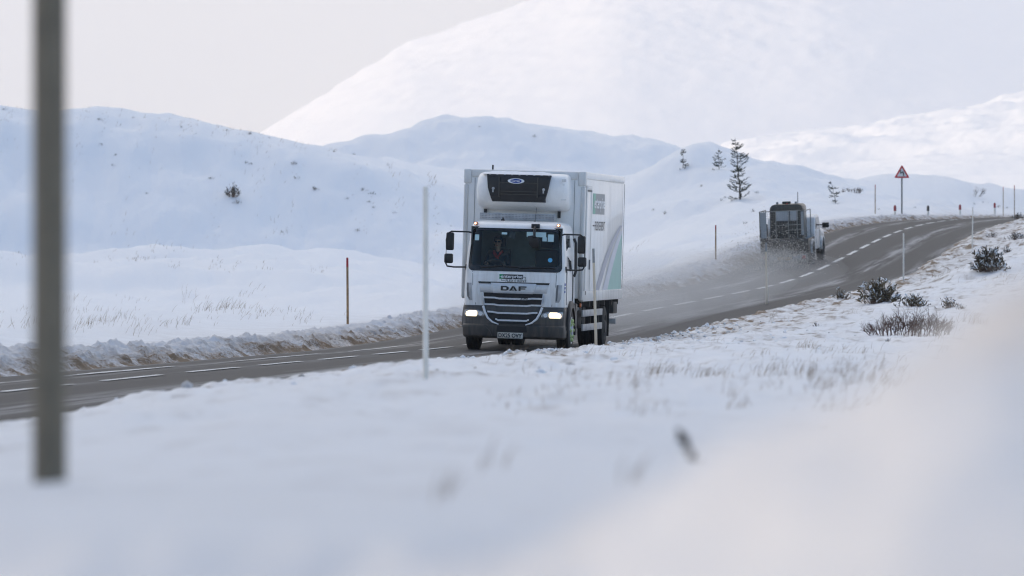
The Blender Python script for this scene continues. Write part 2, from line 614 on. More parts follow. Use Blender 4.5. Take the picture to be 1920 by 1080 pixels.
# ---------------------------------------------------------------- the lie of the land
UK = [-900, 0, 250, 500, 650, 750, 880, 1000, 1100, 1200, 1300, 1400, 1500, 1600, 1700, 1920, 2700]
DK = [2, 4.5, 7, 12.7, 20, 35, 46, 75, 100, 125, 140, 160, 195, 200, 225, 262, 300, 304, 309.5, 314, 317, 384, 397, 450, 800, 1200, 7000]
YK = [
    # u: -900   0    250   500   650   750   880  1000  1100  1200  1300  1400  1500  1600  1700  1920  2700
    [1700, 1700, 1700, 1700, 1700, 1700, 1700, 1700, 1700, 1600, 1500, 1400, 1300, 1250, 1200, 1150, 1100],   # 2
    [1150, 1150, 1150, 1150, 1140, 1120, 1080, 1030, 985, 940, 890, 845, 800, 755, 705, 620, 520],                 # 4.5
    [1000, 1000, 1005, 1010, 1015, 1025, 1060, 1100, 1110, 1120, 1110, 1100, 1090, 1080, 1060, 1000, 900],     # 7
    [905, 912, 912, 912, 912, 912, 912, 912, 912, 912, 912, 910, 905, 900, 890, 860, 820],                     # 12.7
    [870, 850, 836, 826, 824, 824, 824, 824, 824, 824, 824, 822, 818, 812, 805, 790, 760],                     # 20
    [860, 806, 768, 745, 742, 743, 744, 744, 744, 744, 744, 742, 740, 738, 735, 730, 720],                     # 35
    [850, 793, 746, 717, 711, 710, 710, 710, 710, 710, 709, 708, 707, 706, 704, 700, 690],                     # 46
    [800, 745, 715, 685, 670, 665, 662, 660, 659, 658, 658, 657, 657, 657, 657, 655, 650],                     # 75
    [645, 645, 650, 650, 650, 648, 642, 638, 634, 632, 631, 630, 629, 628, 627, 624, 615],                     # 100
    [592, 594, 600, 618, 622, 622, 622, 618, 614, 608, 603, 599, 596, 593, 590, 572, 540],                     # 125
    [575, 578, 578, 585, 600, 608, 606, 600, 594, 590, 586, 583, 578, 568, 558, 535, 500],                     # 140
    [572, 572, 580, 583, 585, 580, 582, 580, 574, 565, 560, 555, 548, 540, 530, 502, 460],                     # 160
    [524, 524, 532, 540, 528, 530, 562, 566, 556, 538, 522, 515, 506, 497, 484, 450, 405],                     # 191
    [480, 481, 486, 501, 498, 514, 554, 556, 545, 525, 508, 500, 490, 480, 468, 438, 390],                     # 200
    [497, 497, 500, 510, 513, 520, 542, 542, 524, 497, 476, 462, 450, 440, 433, 416, 370],                     # 225
    [484, 484, 486, 494, 498, 502, 520, 518, 502, 470, 440, 418, 402, 398, 400, 400, 360],                     # 262
    [468, 468, 472, 476, 480, 484, 498, 500, 482, 440, 405, 380, 374, 378, 388, 394, 360],                     # 300
    [395, 400, 408, 425, 438, 444, 452, 455, 442, 415, 380, 364, 369, 374, 383, 391, 360],                     # 308
    [305, 305, 320, 348, 370, 384, 402, 412, 408, 388, 353, 345, 357, 366, 374, 386, 360],                     # 318
    [225, 222, 238, 268, 302, 325, 360, 385, 385, 362, 322, 334, 352, 361, 368, 379, 355],                     # 326
    [204, 207, 221, 252, 283, 308, 348, 372, 370, 345, 305, 330, 350, 362, 367, 378, 355],                     # 330
    [290, 290, 300, 320, 330, 330, 335, 345, 350, 340, 310, 334, 356, 368, 376, 386, 370],                     # 365
    [310, 305, 292, 278, 258, 243, 236, 252, 263, 274, 308, 345, 370, 385, 395, 400, 390],                     # 395
    [380, 380, 360, 330, 300, 280, 275, 272, 258, 262, 303, 360, 400, 420, 425, 430, 420],                     # 450
    [480, 480, 460, 430, 420, 420, 420, 420, 420, 420, 430, 440, 460, 470, 470, 470, 460],                     # 800
    [510] * 17, [505] * 17]
YK = np.array(YK, float)
ZK = -(YK - HZ) / F * np.array(DK)[:, None]
LD = np.concatenate([np.linspace(math.log(2), math.log(250), 500), np.linspace(math.log(250), math.log(480), 500)[1:], np.linspace(math.log(480), math.log(7000), 60)[1:]])
LU = np.linspace(-900, 2700, 400)
ZT = pchip(np.log(np.array(DK)), ZK, LD)
ZT = pchip(UK, ZT.T, LU).T
for _ in range(3):
    ZT[:, 1:-1] = (ZT[:, :-2] + 2 * ZT[:, 1:-1] + ZT[:, 2:]) / 4


def table(x, y):
    d = np.clip(y, 2, 6999)
    u = np.clip(960 + F * x / d, -899, 2699)
    a = np.interp(np.log(d), LD, np.arange(len(LD)))
    b = (u - LU[0]) / (LU[1] - LU[0])
    i = np.clip(a.astype(int), 0, len(LD) - 2)
    j = np.clip(b.astype(int), 0, len(LU) - 2)
    a, b = a - i, b - j
    return (ZT[i, j] * (1 - b) + ZT[i, j + 1] * b) * (1 - a) + (ZT[i + 1, j] * (1 - b) + ZT[i + 1, j + 1] * b) * a


def land(x, y):
    """height of the snow and how far grit and painted mottling darken it"""
    x = np.asarray(x, float)
    y = np.asarray(y, float)
    z = table(x, y)
    k = np.clip((y - 6) / 26, 0.12, 1)
    far = sstep(120, 260, y)
    z = z + 0.012 * np.exp(-((x + 1.09) / 0.13) ** 2 - ((y - 12.6) / 0.25) ** 2) * (1 + 1.2 * fbm(x / 0.07, y / 0.2, 49, 2))    # drift against the near post
    near = sstep(20, 40, y) * (1 - sstep(95, 150, y))
    z = z + near * 0.05 * np.clip(fbm(x / 0.30, y / 0.9, 48, 3) , -0.1, 0.5)
    z = z + k * (0.14 * fbm(x / 4.0, y / 5.5, 3) + 0.085 * fbm(x / 0.9, y / 1.7, 5, 4, 0.6))
    z = z + far * (1.6 * fbm(x / 14, y / 20, 8, 4) + 0.6 * fbm(x / 3 + 0.03 * y, y / 7, 9, 3))
    s, t = road_st(x, y)
    e = 0.22 * fbm(s / 1.7, t * 0 + 3.3, 21, 4) + 0.25 * fbm(s / 9, t * 0 + 8.3, 22, 2)
    zr = np.interp(s, rs, rz) - CROSS * np.clip(np.abs(t), 0, WR + 1)
    tr, tl = t - (WR - 0.15) + e, -t - (WR - 0.1) + e
    lump = 0.10 * np.clip(fbm(x / 0.28, y / 0.5, 31, 3) + 0.15, 0, 1) + 0.05 * fbm(x / 0.12, y / 0.25, 33, 2)
    pr = -0.07 + (0.30 - 0.2 * (1 - sstep(-4, 10, s))) * sstep(-0.3, 0.9, tr) + lump * sstep(0.1, 0.5, tr) * (1 - sstep(1.2, 3.5, tr))
    pl = -0.07 + 0.32 * sstep(0.2, 1.5, tl)
    pr = pr + 0.07 * fbm(x / 0.33, y / 0.8, 35, 3) * sstep(0.1, 0.6, tr)
    p = np.where(t > 0, pr, pl)
    w = np.where(t > 0, sstep(0.9, 4.5, tr), sstep(1.3, 5.5, tl))
    z = (zr + p) * (1 - w) + z * w + np.where((t > 0) & (y < 200) & (y > 25), 0.07 * fbm(x / 0.33, y / 0.8, 36, 3) * w * np.exp(-np.clip(tr - 2, 0, 99) / 7), 0)
    dirt = np.where(t > 0, 0.40 * np.exp(-np.clip(tr - 0.1, 0, 99) / 1.3) + 0.16 * np.exp(-np.clip(tr, 0, 99) / 5.0) + (2.6 * np.clip(fbm(x / 0.24, y / 0.9, 46, 4, 0.65) - 0.10, 0, 1) + 0.5 * np.clip(fbm(x / 0.9, y / 3.0, 44, 3), 0, 1)) * np.exp(-np.clip(tr, 0, 99) / 4.5),  # roadside grit; its mottling also paints in small shadows of the crust
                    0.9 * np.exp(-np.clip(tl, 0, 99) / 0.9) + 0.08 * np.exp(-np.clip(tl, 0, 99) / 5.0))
    # the heap of old ploughed snow just in front of the camera
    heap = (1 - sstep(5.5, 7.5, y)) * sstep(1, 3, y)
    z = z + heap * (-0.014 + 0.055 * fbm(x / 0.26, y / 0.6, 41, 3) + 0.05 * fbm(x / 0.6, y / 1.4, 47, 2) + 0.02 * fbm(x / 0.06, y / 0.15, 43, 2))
    dirt = dirt + heap * sstep(-0.1, 0.35, x) * (0.04 + 0.35 * np.clip(fbm(x / 0.2, y / 0.7, 45, 3) + 0.12, 0, 1))  # patchy brown tint on the right of the heap
    dirt = np.where((y > 420), 0, dirt)
    return z, dirt


def hit(u, v):
    """point of the ground seen at column u, row v of the photograph"""
    d = np.exp(np.linspace(math.log(10), math.log(640), 6000))
    x = (u - 960) / F * d
    z, _ = land(x, d)
    row = HZ - F * z / d
    k = np.argmax(row <= v)
    return Vector((x[k], d[k], z[k]))


def ground(x, y):
    return float(land(np.array([x]), np.array([y]))[0][0])


# ---------------------------------------------------------------- ground, hills, road
dg = np.exp(np.concatenate([np.linspace(math.log(2), math.log(50), 330), np.linspace(math.log(50), math.log(296), 420)[1:], np.linspace(math.log(296), math.log(322), 120)[1:],
                            np.linspace(math.log(322), math.log(380), 20)[1:], np.linspace(math.log(380), math.log(402), 70)[1:], np.linspace(math.log(402), math.log(460), 40)[1:], np.linspace(math.log(460), math.log(1200), 30)[1:]]))
nd, nu = len(dg), 640
ug = np.linspace(-500, 2420, nu)
GX = (ug[None, :] - 960) / F * dg[:, None]
GY = np.repeat(dg[:, None], nu, 1)
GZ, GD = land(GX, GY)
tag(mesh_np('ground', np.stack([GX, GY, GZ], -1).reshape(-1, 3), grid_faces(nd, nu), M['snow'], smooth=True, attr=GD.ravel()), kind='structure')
# the same land outside that sector, in coarser steps, a little lower where the fine sheet already lies
ax = np.sinh(np.linspace(-1, 1, 400) * 8.5) / math.sinh(8.5) * 5000
ay = np.concatenate([-np.exp(np.linspace(math.log(3000), math.log(1), 60)), np.exp(np.linspace(math.log(1.0), math.log(7000), 220))])
OX, OY = np.meshgrid(ax, ay)
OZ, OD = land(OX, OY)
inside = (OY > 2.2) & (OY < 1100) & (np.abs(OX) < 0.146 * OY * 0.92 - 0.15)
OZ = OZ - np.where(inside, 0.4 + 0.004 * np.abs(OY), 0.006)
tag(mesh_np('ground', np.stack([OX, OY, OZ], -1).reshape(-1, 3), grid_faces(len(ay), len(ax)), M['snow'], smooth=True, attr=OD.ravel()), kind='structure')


def ridge(name, d0, d1, crest, base_row, noise, seed, u0, u1, nr=130, nc=420, back=0.25, power=1.0):
    """a hill with a given skyline: rises from distance d0 to its crest at d1, then falls away"""
    us = np.linspace(u0, u1, nc)
    cr = pchip([c[0] for c in crest], np.array([float(c[1]) for c in crest]), us)
    dd = np.concatenate([np.linspace(d0, d1, nr), np.linspace(d1, d1 * (1 + back), 20)[1:]])
    X = (us[None, :] - 960) / F * dd[:, None]
    Y = np.repeat(dd[:, None], nc, 1)
    zc = (HZ - cr) / F * d1
    zb = (HZ - base_row) / F * d0
    f = np.where(dd <= d1, np.clip((dd - d0) / (d1 - d0), 0, 1) ** power, 1 - 0.6 * (dd - d1) / (d1 * back))
    Z = zb + (zc - zb)[None, :] * f[:, None]
    n = sum(a * fbm(X / lx + 0.5 * Y / ly, Y / ly, seed + i, 5, 0.55) for i, (a, lx, ly) in enumerate(noise))
    Z = Z + n * np.clip(f, 0, 1)[:, None]
    return tag(mesh_np(name, np.stack([X, Y, Z], -1).reshape(-1, 3), grid_faces(len(dd), nc), M['farsnow'], smooth=True), kind='structure')


ridge('hillside', 950, 2000, [(-600, 330), (900, 330), (1150, 302), (1290, 281), (1400, 263), (1500, 248), (1600, 231), (1700, 213), (1800, 195), (1920, 173), (2700, 40)],
      415, [(9, 90, 260), (3.0, 28, 80), (1.2, 8, 24)], 51, 700, 2700, power=1.25)
ridge('mountain', 7000, 12000, [(-900, 330), (300, 310), (430, 276), (480, 255), (560, 207), (640, 157), (700, 121), (760, 92), (830, 68), (900, 42), (1000, 2), (1200, -60), (1500, -60), (1920, 0), (2700, 120)],
      436, [(40, 1000, 3000), (10, 240, 520), (7, 60, 150), (5, 22, 50)], 61, -900, 2700, power=1.1)
# unseen high ground, added to the left to keep the low sun off the road
t_ = np.unique(np.concatenate([np.linspace(-1, 1, 160), np.linspace(0.21, 0.275, 200)]))
r_ = np.linspace(0, 1, 40)
perp = np.array([math.cos(SUN_AZ), -math.sin(SUN_AZ)])
sdir = np.array([math.sin(SUN_AZ), math.cos(SUN_AZ)])
A, B = np.meshgrid(t_ * 850, r_)
BX = -250 - 560 * B
BY = A - 60 - 0.268 * (BX + 530)
# a notch cut in it to let one low shaft of sun through on to the heap of snow in front of the camera
SUN_GAP = np.exp(-(np.abs(BY - (3.6 - BX * 0.268)) / 1.25) ** 4)
BZ = -6 + 122 * np.sin(np.pi * B) ** 1.2 * (1 + 0.2 * fbm(A / 300, B * 3, 71, 4)) * (1 - np.abs(A / 850) ** 6) * (1 - 0.97 * SUN_GAP)
tag(mesh_np('hill', np.stack([BX, BY, BZ], -1).reshape(-1, 3), grid_faces(40, len(t_)), M['farsnow'], smooth=True), kind='structure')
# road ribbon
sv = np.concatenate([np.arange(-85, 10, 1.0), np.arange(10, 300, 0.35), np.arange(300, 339, 1.0)])
tv = np.linspace(-WR - 0.5, WR + 0.5, 29)
SS, TT = np.meshgrid(sv, tv, indexing='ij')
RP = road_xyz(SS, TT)
RP[..., 2] += 0.006 * fbm(SS / 2.0, TT / 0.6, 81, 3)


def asphalt():
    m, n, l, p = nmat('wet_asphalt')
    uv = n.new('ShaderNodeUVMap')
    uv.uv_map = 'road'
    sp = n.new('ShaderNodeSeparateXYZ')
    l.new(uv.outputs[0], sp.inputs[0])

    def mth(op, a, b=0.0, clamp=False):
        q = n.new('ShaderNodeMath')
        q.operation = op
        q.use_clamp = clamp
        for i, v in enumerate((a, b)):
            if isinstance(v, (int, float)):
                q.inputs[i].default_value = v
            else:
                l.new(v, q.inputs[i])
        return q.outputs[0]

    def noise(sc, det=5, rough=0.6):
        mp_ = n.new('ShaderNodeMapping')
        mp_.inputs['Scale'].default_value = sc
        l.new(uv.outputs[0], mp_.inputs[0])
        q = n.new('ShaderNodeTexNoise')
        q.inputs['Scale'].default_value = 1
        q.inputs['Detail'].default_value = det
        q.inputs['Roughness'].default_value = rough
        l.new(mp_.outputs[0], q.inputs['Vector'])
        return q.outputs['Fac']

    def band(c, w):
        a = mth('ABSOLUTE', mth('SUBTRACT', sp.outputs['Y'], c))
        return mth('SUBTRACT', 1.0, mth('DIVIDE', a, w), True)
    fine = noise((30, 30, 1), 8, 0.8)
    streak = noise((0.10, 3.0, 1), 6, 0.65)
    # packed salt and slush left between the wheel tracks and along the middle of each lane
    lanes = mth('ADD', mth('ADD', band(-1.65, 0.55), band(1.55, 0.6)), mth('MULTIPLY', mth('ADD', band(-3.2, 0.5), band(3.2, 0.5)), 0.8))
    lanes = mth('ADD', lanes, mth('MULTIPLY', band(0.0, 0.4), 0.35))
    k = mth('MULTIPLY', lanes, mth('MULTIPLY', mth('SUBTRACT', streak, 0.43), 6.0), True)
    k = mth('MULTIPLY', k, mth('ADD', mth('MULTIPLY', fine, 1.4), 0.05), True)
    k = mth('ADD', k, mth('MULTIPLY', mth('SUBTRACT', noise((0.05, 0.8, 1), 4), 0.35), 0.12), True)
    mix = n.new('ShaderNodeMix')
    mix.data_type = 'RGBA'
    l.new(k, mix.inputs[0])
    mix.inputs[7].default_value = (0.46, 0.45, 0.44, 1)
    rmp = n.new('ShaderNodeValToRGB')
    rmp.color_ramp.elements[0].color = (0.023, 0.0235, 0.025, 1)
    rmp.color_ramp.elements[1].color = (0.070, 0.070, 0.071, 1)
    rmp.color_ramp.elements[0].position = 0.3
    rmp.color_ramp.elements[1].position = 0.75
    l.new(fine, rmp.inputs[0])
    l.new(rmp.outputs[0], mix.inputs[6])
    l.new(mix.outputs[2], p.inputs['Base Color'])
    rr = mth('ADD', mth('MULTIPLY', k, 0.3), 0.6, True)
    l.new(rr, p.inputs['Roughness'])
    p.inputs['Specular IOR Level'].default_value = 0.15
    b = n.new('ShaderNodeBump')
    b.inputs['Strength'].default_value = 0.5
    b.inputs['Distance'].default_value = 0.012
    l.new(fine, b.inputs['Height'])
    l.new(b.outputs[0], p.inputs['Normal'])
    return m


M['asphalt'] = asphalt()
tag(mesh_np('road', RP.reshape(-1, 3), grid_faces(len(sv), len(tv)), M['asphalt'], smooth=True,
            uv=np.stack([SS, TT], -1).reshape(-1, 2)), kind='structure')
# painted centre dashes, 4 m long with 2 m gaps, worn at their edges
vs, fs = [], []
for s0 in np.arange(-82.97, 330, 6.0):
    ss = np.arange(s0, s0 + 4.01, 0.25)
    w = 0.075 + 0.022 * fbm(ss / 0.5, ss * 0 + s0, 91, 2)
    a = road_xyz(ss, -w, 0.013)
    b_ = road_xyz(ss, w, 0.013)
    b0 = len(vs)
    vs += list(a) + list(b_)
    k = len(ss)
    fs += [(b0 + i, b0 + k + i, b0 + k + i + 1, b0 + i + 1) for i in range(k - 1)]
tag(mesh_np('road_markings', vs, fs, M['plough_white']), kind='structure')

# strips of packed slush left between the wheel tracks of the far lane
vs, fs = [], []
for s0, s1, t0, w0 in ((24.0, 32.5, -1.75, 0.13), (14.0, 19.5, -1.6, 0.08), (37.0, 47.0, -1.7, 0.07), (49.0, 56.0, -1.55, 0.06), (5.0, 11.0, -1.8, 0.06)):
    ss = np.arange(s0, s1, 0.15)
    w = w0 * np.sin(np.pi * (ss - s0) / (s1 - s0)) ** 0.5 * (1 + 0.9 * fbm(ss / 0.5, ss * 0 + s0, 93, 3)) + 0.005
    c = t0 + 0.05 * fbm(ss / 1.5, ss * 0 + s0, 95, 2)
    a = road_xyz(ss, c - w, 0.014)
    b_ = road_xyz(ss, c + w, 0.014)
    b0 = len(vs)
    vs += list(a) + list(b_)
    k = len(ss)
    fs += [(b0 + i, b0 + k + i, b0 + k + i + 1, b0 + i + 1) for i in range(k - 1)]
tag(mesh_np('slush_strips', vs, fs, M['plough_white']), 'thin white strips of packed slush between the wheel tracks', 'slush', kind='stuff')

# ploughed bank of dirty snow along the far side of the road
sb = np.concatenate([np.arange(-60, 12, 0.5), np.arange(12, 82, 0.05), np.arange(82, 210, 0.1), np.arange(210, 338, 0.5)])
q = np.linspace(0, 1, 46)
SB, Q = np.meshgrid(sb, q, indexing='ij')
hgt = (0.30 + 0.11 * fbm(SB / 6.0, SB * 0, 101, 3)) * np.interp(sb, [-60, 75, 95, 150, 330], [1, 1, 0.9, 0.65, 0.55])[:, None]
wid = 2.3 + 0.5 * fbm(SB / 7.0, SB * 0 + 5, 103, 3)
toe = 0.14 * fbm(SB / 1.1, SB * 0 + 9, 104, 4)
prof = np.interp(Q, [0, 0.05, 0.16, 0.30, 0.42, 0.62, 1.0], [-0.08, 0.05, 0.40, 0.80, 1.0, 0.80, 0.25])
clod = 0.13 * np.clip(fbm(SB / 0.6, Q * 9, 105, 4, 0.6) + 0.05, 0, 1) + 0.11 * fbm(SB / 0.22, Q * 20, 107, 3) + 0.05 * fbm(SB / 0.8, Q * 3, 108, 2)
clod *= sstep(0.02, 0.12, Q) * (1 - 0.75 * sstep(0.6, 1.0, Q))
TB = -(WR - 0.35) - toe * (1 - Q) - Q * wid
h_ = np.interp(SB, rs, rh)
PX = np.interp(SB, rs, rx) + TB * np.cos(h_)
PY = np.interp(SB, rs, ry) - TB * np.sin(h_)
PZ = np.interp(SB, rs, rz) - CROSS * WR + prof * hgt + clod
# the back edge runs down into the snow field
gz, _ = land(PX[:, -14:], PY[:, -14:])
wb = np.linspace(0, 1, 14)[None, :]
PZ[:, -14:] = PZ[:, -14:] * (1 - wb) + (gz - 0.03) * wb
DB = np.interp(Q, [0, 0.10, 0.26, 0.36, 0.5, 1], [1.0, 0.72, 0.34, 0.14, 0.05, 0.02]) + 0.42 * np.clip(fbm(SB / 0.35, Q * 6, 111, 3), -0.4, 1) * (1 - sstep(0.25, 0.6, Q))
tag(mesh_np('snow_bank', np.stack([PX, PY, PZ], -1).reshape(-1, 3), grid_faces(len(sb), len(q)), M['berm'], smooth=True, attr=np.clip(DB, 0, 1).ravel()), kind='structure')

# ---------------------------------------------------------------- posts and the sign


def tapered(h, r0, r1, lean=(0, 0), n=6):
    return [((lean[0] * k / n), (lean[1] * k / n), h * k / n) for k in range(n + 1)], [r0 + (r1 - r0) * k / n for k in range(n + 1)]


def snow_pole(u, v, h, label, kind, lean=(0.0, 0.0), r=0.024, d=None):
    p = hit(u, v) if d is None else Vector(((u - 960) / F * d, d, ground((u - 960) / F * d, d)))
    h = (HZ - h) / F * p.y - p.z                     # h is given as the row of its top
    o = empty('snow_pole', p)
    tag(o, label, 'snow pole', 'snow poles beside the road')
    k = 0.86
    pts, rr = tapered(h * k, r * 1.05, r * 0.95, (lean[0] * k, lean[1] * k))
    pts[0] = (0, 0, -0.25)
    body = {'white': M['pole'], 'rust': M['polerust'], 'grey': M['bollard']}[kind]
    MB().tube(pts, rr, 10).build('shaft', body, o)
    tip = MB().tube([(lean[0] * k, lean[1] * k, h * k), (lean[0], lean[1], h)], [r * 1.0, r * 0.9], 10)
    tip.build('tip', {'white': M['poletip'], 'rust': M['polered'], 'grey': M['bollard']}[kind], o)
    return o


snow_pole(798, 711, 350, 'pale snow pole nearest the camera, left of the white lorry', 'grey', (0.0, 0.02), 0.025, d=46)
snow_pole(1118, 636, 466, 'white snow pole leaning in front of the lorry side, between cab and rear wheel', 'white', (-0.055, 0.0), 0.027, d=101)
snow_pole(1438, 575, 455, 'white snow pole in front of the muddy pickup tail', 'white', (-0.03, 0.0), 0.033)
snow_pole(1694, 527, 437, 'white snow pole on the right verge above the grassy bushes, right of the pickup', 'grey', (0.0, 0.0), 0.026)
snow_pole(1823, 466, 388, 'thin pale snow pole on the right verge, its top level with the far bollards', 'grey', (0.02, 0.0), 0.022)
snow_pole(652, 608, 483, 'rusty snow pole with a red tip behind the dirty snow bank', 'rust', (-0.01, 0.0), 0.030)
snow_pole(1342, 488, 422, 'short dark tipped snow pole on the snowy slope just left of the pickup', 'rust', (0.0, 0.0), 0.027)
snow_pole(1641, 401, 346, 'thin snow pole on the far roadside between small spruce and warning sign', 'rust', (0.0, 0.0), 0.024)
snow_pole(1881, 404, 350, 'shorter of the two thin snow poles at the far right beyond the bend', 'rust', (0.0, 0.0), 0.022, d=305)
snow_pole(1902, 402, 347, 'taller of the two thin snow poles at the far right beyond the bend', 'rust', (0.0, 0.0), 0.024, d=308)


def bollard(u, d, label, dark):
    x = (u - 960) / F * d
    o = empty('marker_bollard', (x, d, ground(x, d)))
    tag(o, label, 'marker bollard', 'marker bollards along the far bend')
    MB().tube([(0, 0, -0.3), (0, 0, 0.42)], [0.062, 0.058], 12).build('post', M['bollard'], o, bevel=0.006)
    MB().tube([(0, 0, 0.40), (0, 0, 0.62), (0, 0, 0.67), (0, 0, 0.69)], [0.07, 0.066, 0.045, 0.015], 12).build('reflector_cap', M['bollard_dark'] if dark else M['bollard_red'], o)


bollard(1678, 264, 'red capped marker bollard just left of the warning sign post', False)
bollard(1740, 277, 'dark capped marker bollard just right of the warning sign', True)
bollard(1800, 292, 'red capped marker bollard between the dark capped one and the bare bush', False)
bollard(1865, 309, 'red capped marker bollard furthest right, beside the two thin poles', False)

xs_, ds_ = (1691 - 960) / F * 268, 268.0
zs_ = ground(xs_, ds_)
sg = tag(empty('road_sign', (xs_, ds_, zs_)), 'red and white triangular double bend warning sign on a grey post', 'road sign')
ztop = (HZ - 309) / F * ds_ - zs_
MB().tube([(0, 0.03, -0.3), (0, 0.03, ztop - 0.06)], 0.038, 12).build('post', M['signpole'], sg)


def tri(c, w, r):
    hh = w * 0.866
    P = [(-w / 2, -hh / 3), (w / 2, -hh / 3), (0, hh * 2 / 3)]
    out = []
    for i, p in enumerate(P):
        a0 = (210, 330, 90)[i]
        for k in range(-60, 61, 20):
            a = R(a0 + k)
            cc = (p[0] * (1 - 2 * r / (hh * 2 / 3)), p[1] * (1 - 2 * r / (hh * 2 / 3)))
            out.append((cc[0] + r * math.cos(a), c[0], cc[1] + r * math.sin(a) + c[1]))
    return out


cz = ztop - 0.76 * 0.866 * 2 / 3
MB().prism(tri((-0.005, cz), 0.78, 0.04), (0, -0.012, 0)).build('sign_plate', M['signred'], sg)
MB().prism(tri((-0.010, cz), 0.50, 0.015), (0, -0.004, 0)).build('sign_face', M['signwhite'], sg)
zig = [(-0.075, 0.155), (-0.068, 0.02), (0.062, 0.085), (0.085, -0.10)]
zb_ = MB()
for a, b in zip(zig[:-1], zig[1:]):
    d_ = Vector((b[0] - a[0], 0, b[1] - a[1]))
    nn = Vector((-d_.z, 0, d_.x)).normalized() * 0.026
    e_ = d_.normalized() * 0.02
    A_, B_ = Vector((a[0], -0.014 - 0.0006 * len(zb_.v) / 8, cz + a[1])) - e_, Vector((b[0], -0.014 - 0.0006 * len(zb_.v) / 8, cz + b[1])) + e_
    zb_.prism([A_ - nn, B_ - nn, B_ + nn, A_ + nn], (0, -0.003, 0))
zb_.build('double_bend_symbol', M['logo_black'], sg, smooth=False)

# big out-of-focus sign post beside the camera
fp = Vector(((93 - 960) / F * 12.7, 12.7, 0))
fp.z = ground(fp.x, fp.y)
pmb = MB().tube([(0, 0, -0.4), (0, 0, 2.6)], 0.041, 24).build('metal_post', M['galv'])
pmb.location = fp
tag(pmb, 'tall dark grey metal post close to the camera at the left edge, out of focus', 'metal post')
# ---------------------------------------------------------------- the refrigerated lorry
ts, tt = road_st(np.array([0.0]), np.array([110.0]))
tz = float(road_xyz(ts, tt)[0, 2])
truck = tag(empty('refrigerated_lorry', (0.0, 110.0, tz + 0.06), (0, R(1.6), R(-7.6))),
            'white refrigerated box lorry with lit headlights driving towards the camera', 'lorry')


def fz(z):
    return float(np.interp(z, [0.85, 1.2, 1.55, 1.62, 2.45, 2.52, 2.57, 2.60, 2.63], [0.03, 0.0, 0.02, 0.03, 0.17, 0.20, 0.25, 0.33, 0.62]))


def wz(z):
    return float(np.interp(z, [0.85, 1.2, 1.6, 2.0, 2.45, 2.55, 2.60, 2.63], [1.055, 1.055, 1.045, 1.02, 0.965, 0.94, 0.88, 0.74]))


def front(x, z):
    w = wz(z)
    k = min(1.0, abs(x) / w)
    return fz(z) + 0.05 * k * k + 0.20 * (1 - (1 - k ** 7) ** 0.5)


def onf(x, z, off=0.0):
    return (x, front(x, z) - off, z)


def band(mb, rows, off=0.004, thick=None, nx=14):
    """patch that follows the cab front; rows are (z, x left, x right)"""
    vs = []
    n = len(rows)
    for z, a, b in rows:
        vs += [onf(a + (b - a) * i / nx, z, off) for i in range(nx + 1)]
    c = nx + 1
    fs = [(j * c + i, j * c + i + 1, (j + 1) * c + i + 1, (j + 1) * c + i) for j in range(n - 1) for i in range(nx)]
    if thick:
        b0 = len(vs)
        vs += [(x, y + thick, z) for x, y, z in vs]
        fs += [(b0 + d, b0 + c_, b0 + b, b0 + a) for a, b, c_, d in fs]
        loop = [i for i in range(c)] + [j * c + nx for j in range(1, n)] + [(n - 1) * c + i for i in range(nx - 1, -1, -1)] + [j * c for j in range(n - 2, 0, -1)]
        for a, b in zip(loop, loop[1:] + loop[:1]):
            fs.append((a, b0 + a, b0 + b, b))
    mb.add(vs, fs)
    return mb


def rrect(z0, z1, bl, br, tl, tr, r, n=7):
    """outline of a rounded quadrilateral in (x, z)"""
    P = [Vector((bl, z0)), Vector((br, z0)), Vector((tr, z1)), Vector((tl, z1))]
    out = []
    for i in range(4):
        p, a, b = P[i], P[i - 1], P[(i + 1) % 4]
        p0, p1 = p + (a - p).normalized() * r, p + (b - p).normalized() * r
        for k in range(n):
            t = k / (n - 1)
            out.append(p0 * (1 - t) ** 2 + p * 2 * t * (1 - t) + p1 * t * t)
    dense = []
    for a, b in zip(out, out[1:] + out[:1]):
        m = max(1, int((b - a).length / 0.12))
        dense += [a.lerp(b, k / m) for k in range(m)]
    return dense


def rows_of(outline, n=22):
    zs = [p.y for p in outline]
    lo, hi = min(zs), max(zs)
    res = []
    m = len(outline)
    for k in range(n + 1):
        z = lo + (hi - lo) * (0.5 - 0.5 * math.cos(math.pi * k / n))
        z = min(max(z, lo + 1e-4), hi - 1e-4)
        xs = []
        for i in range(m):
            a, b = outline[i], outline[(i + 1) % m]
            if (a.y - z) * (b.y - z) <= 0 and a.y != b.y:
                xs.append(a.x + (b.x - a.x) * (z - a.y) / (b.y - a.y))
        res.append((z, min(xs), max(xs)))
    return res


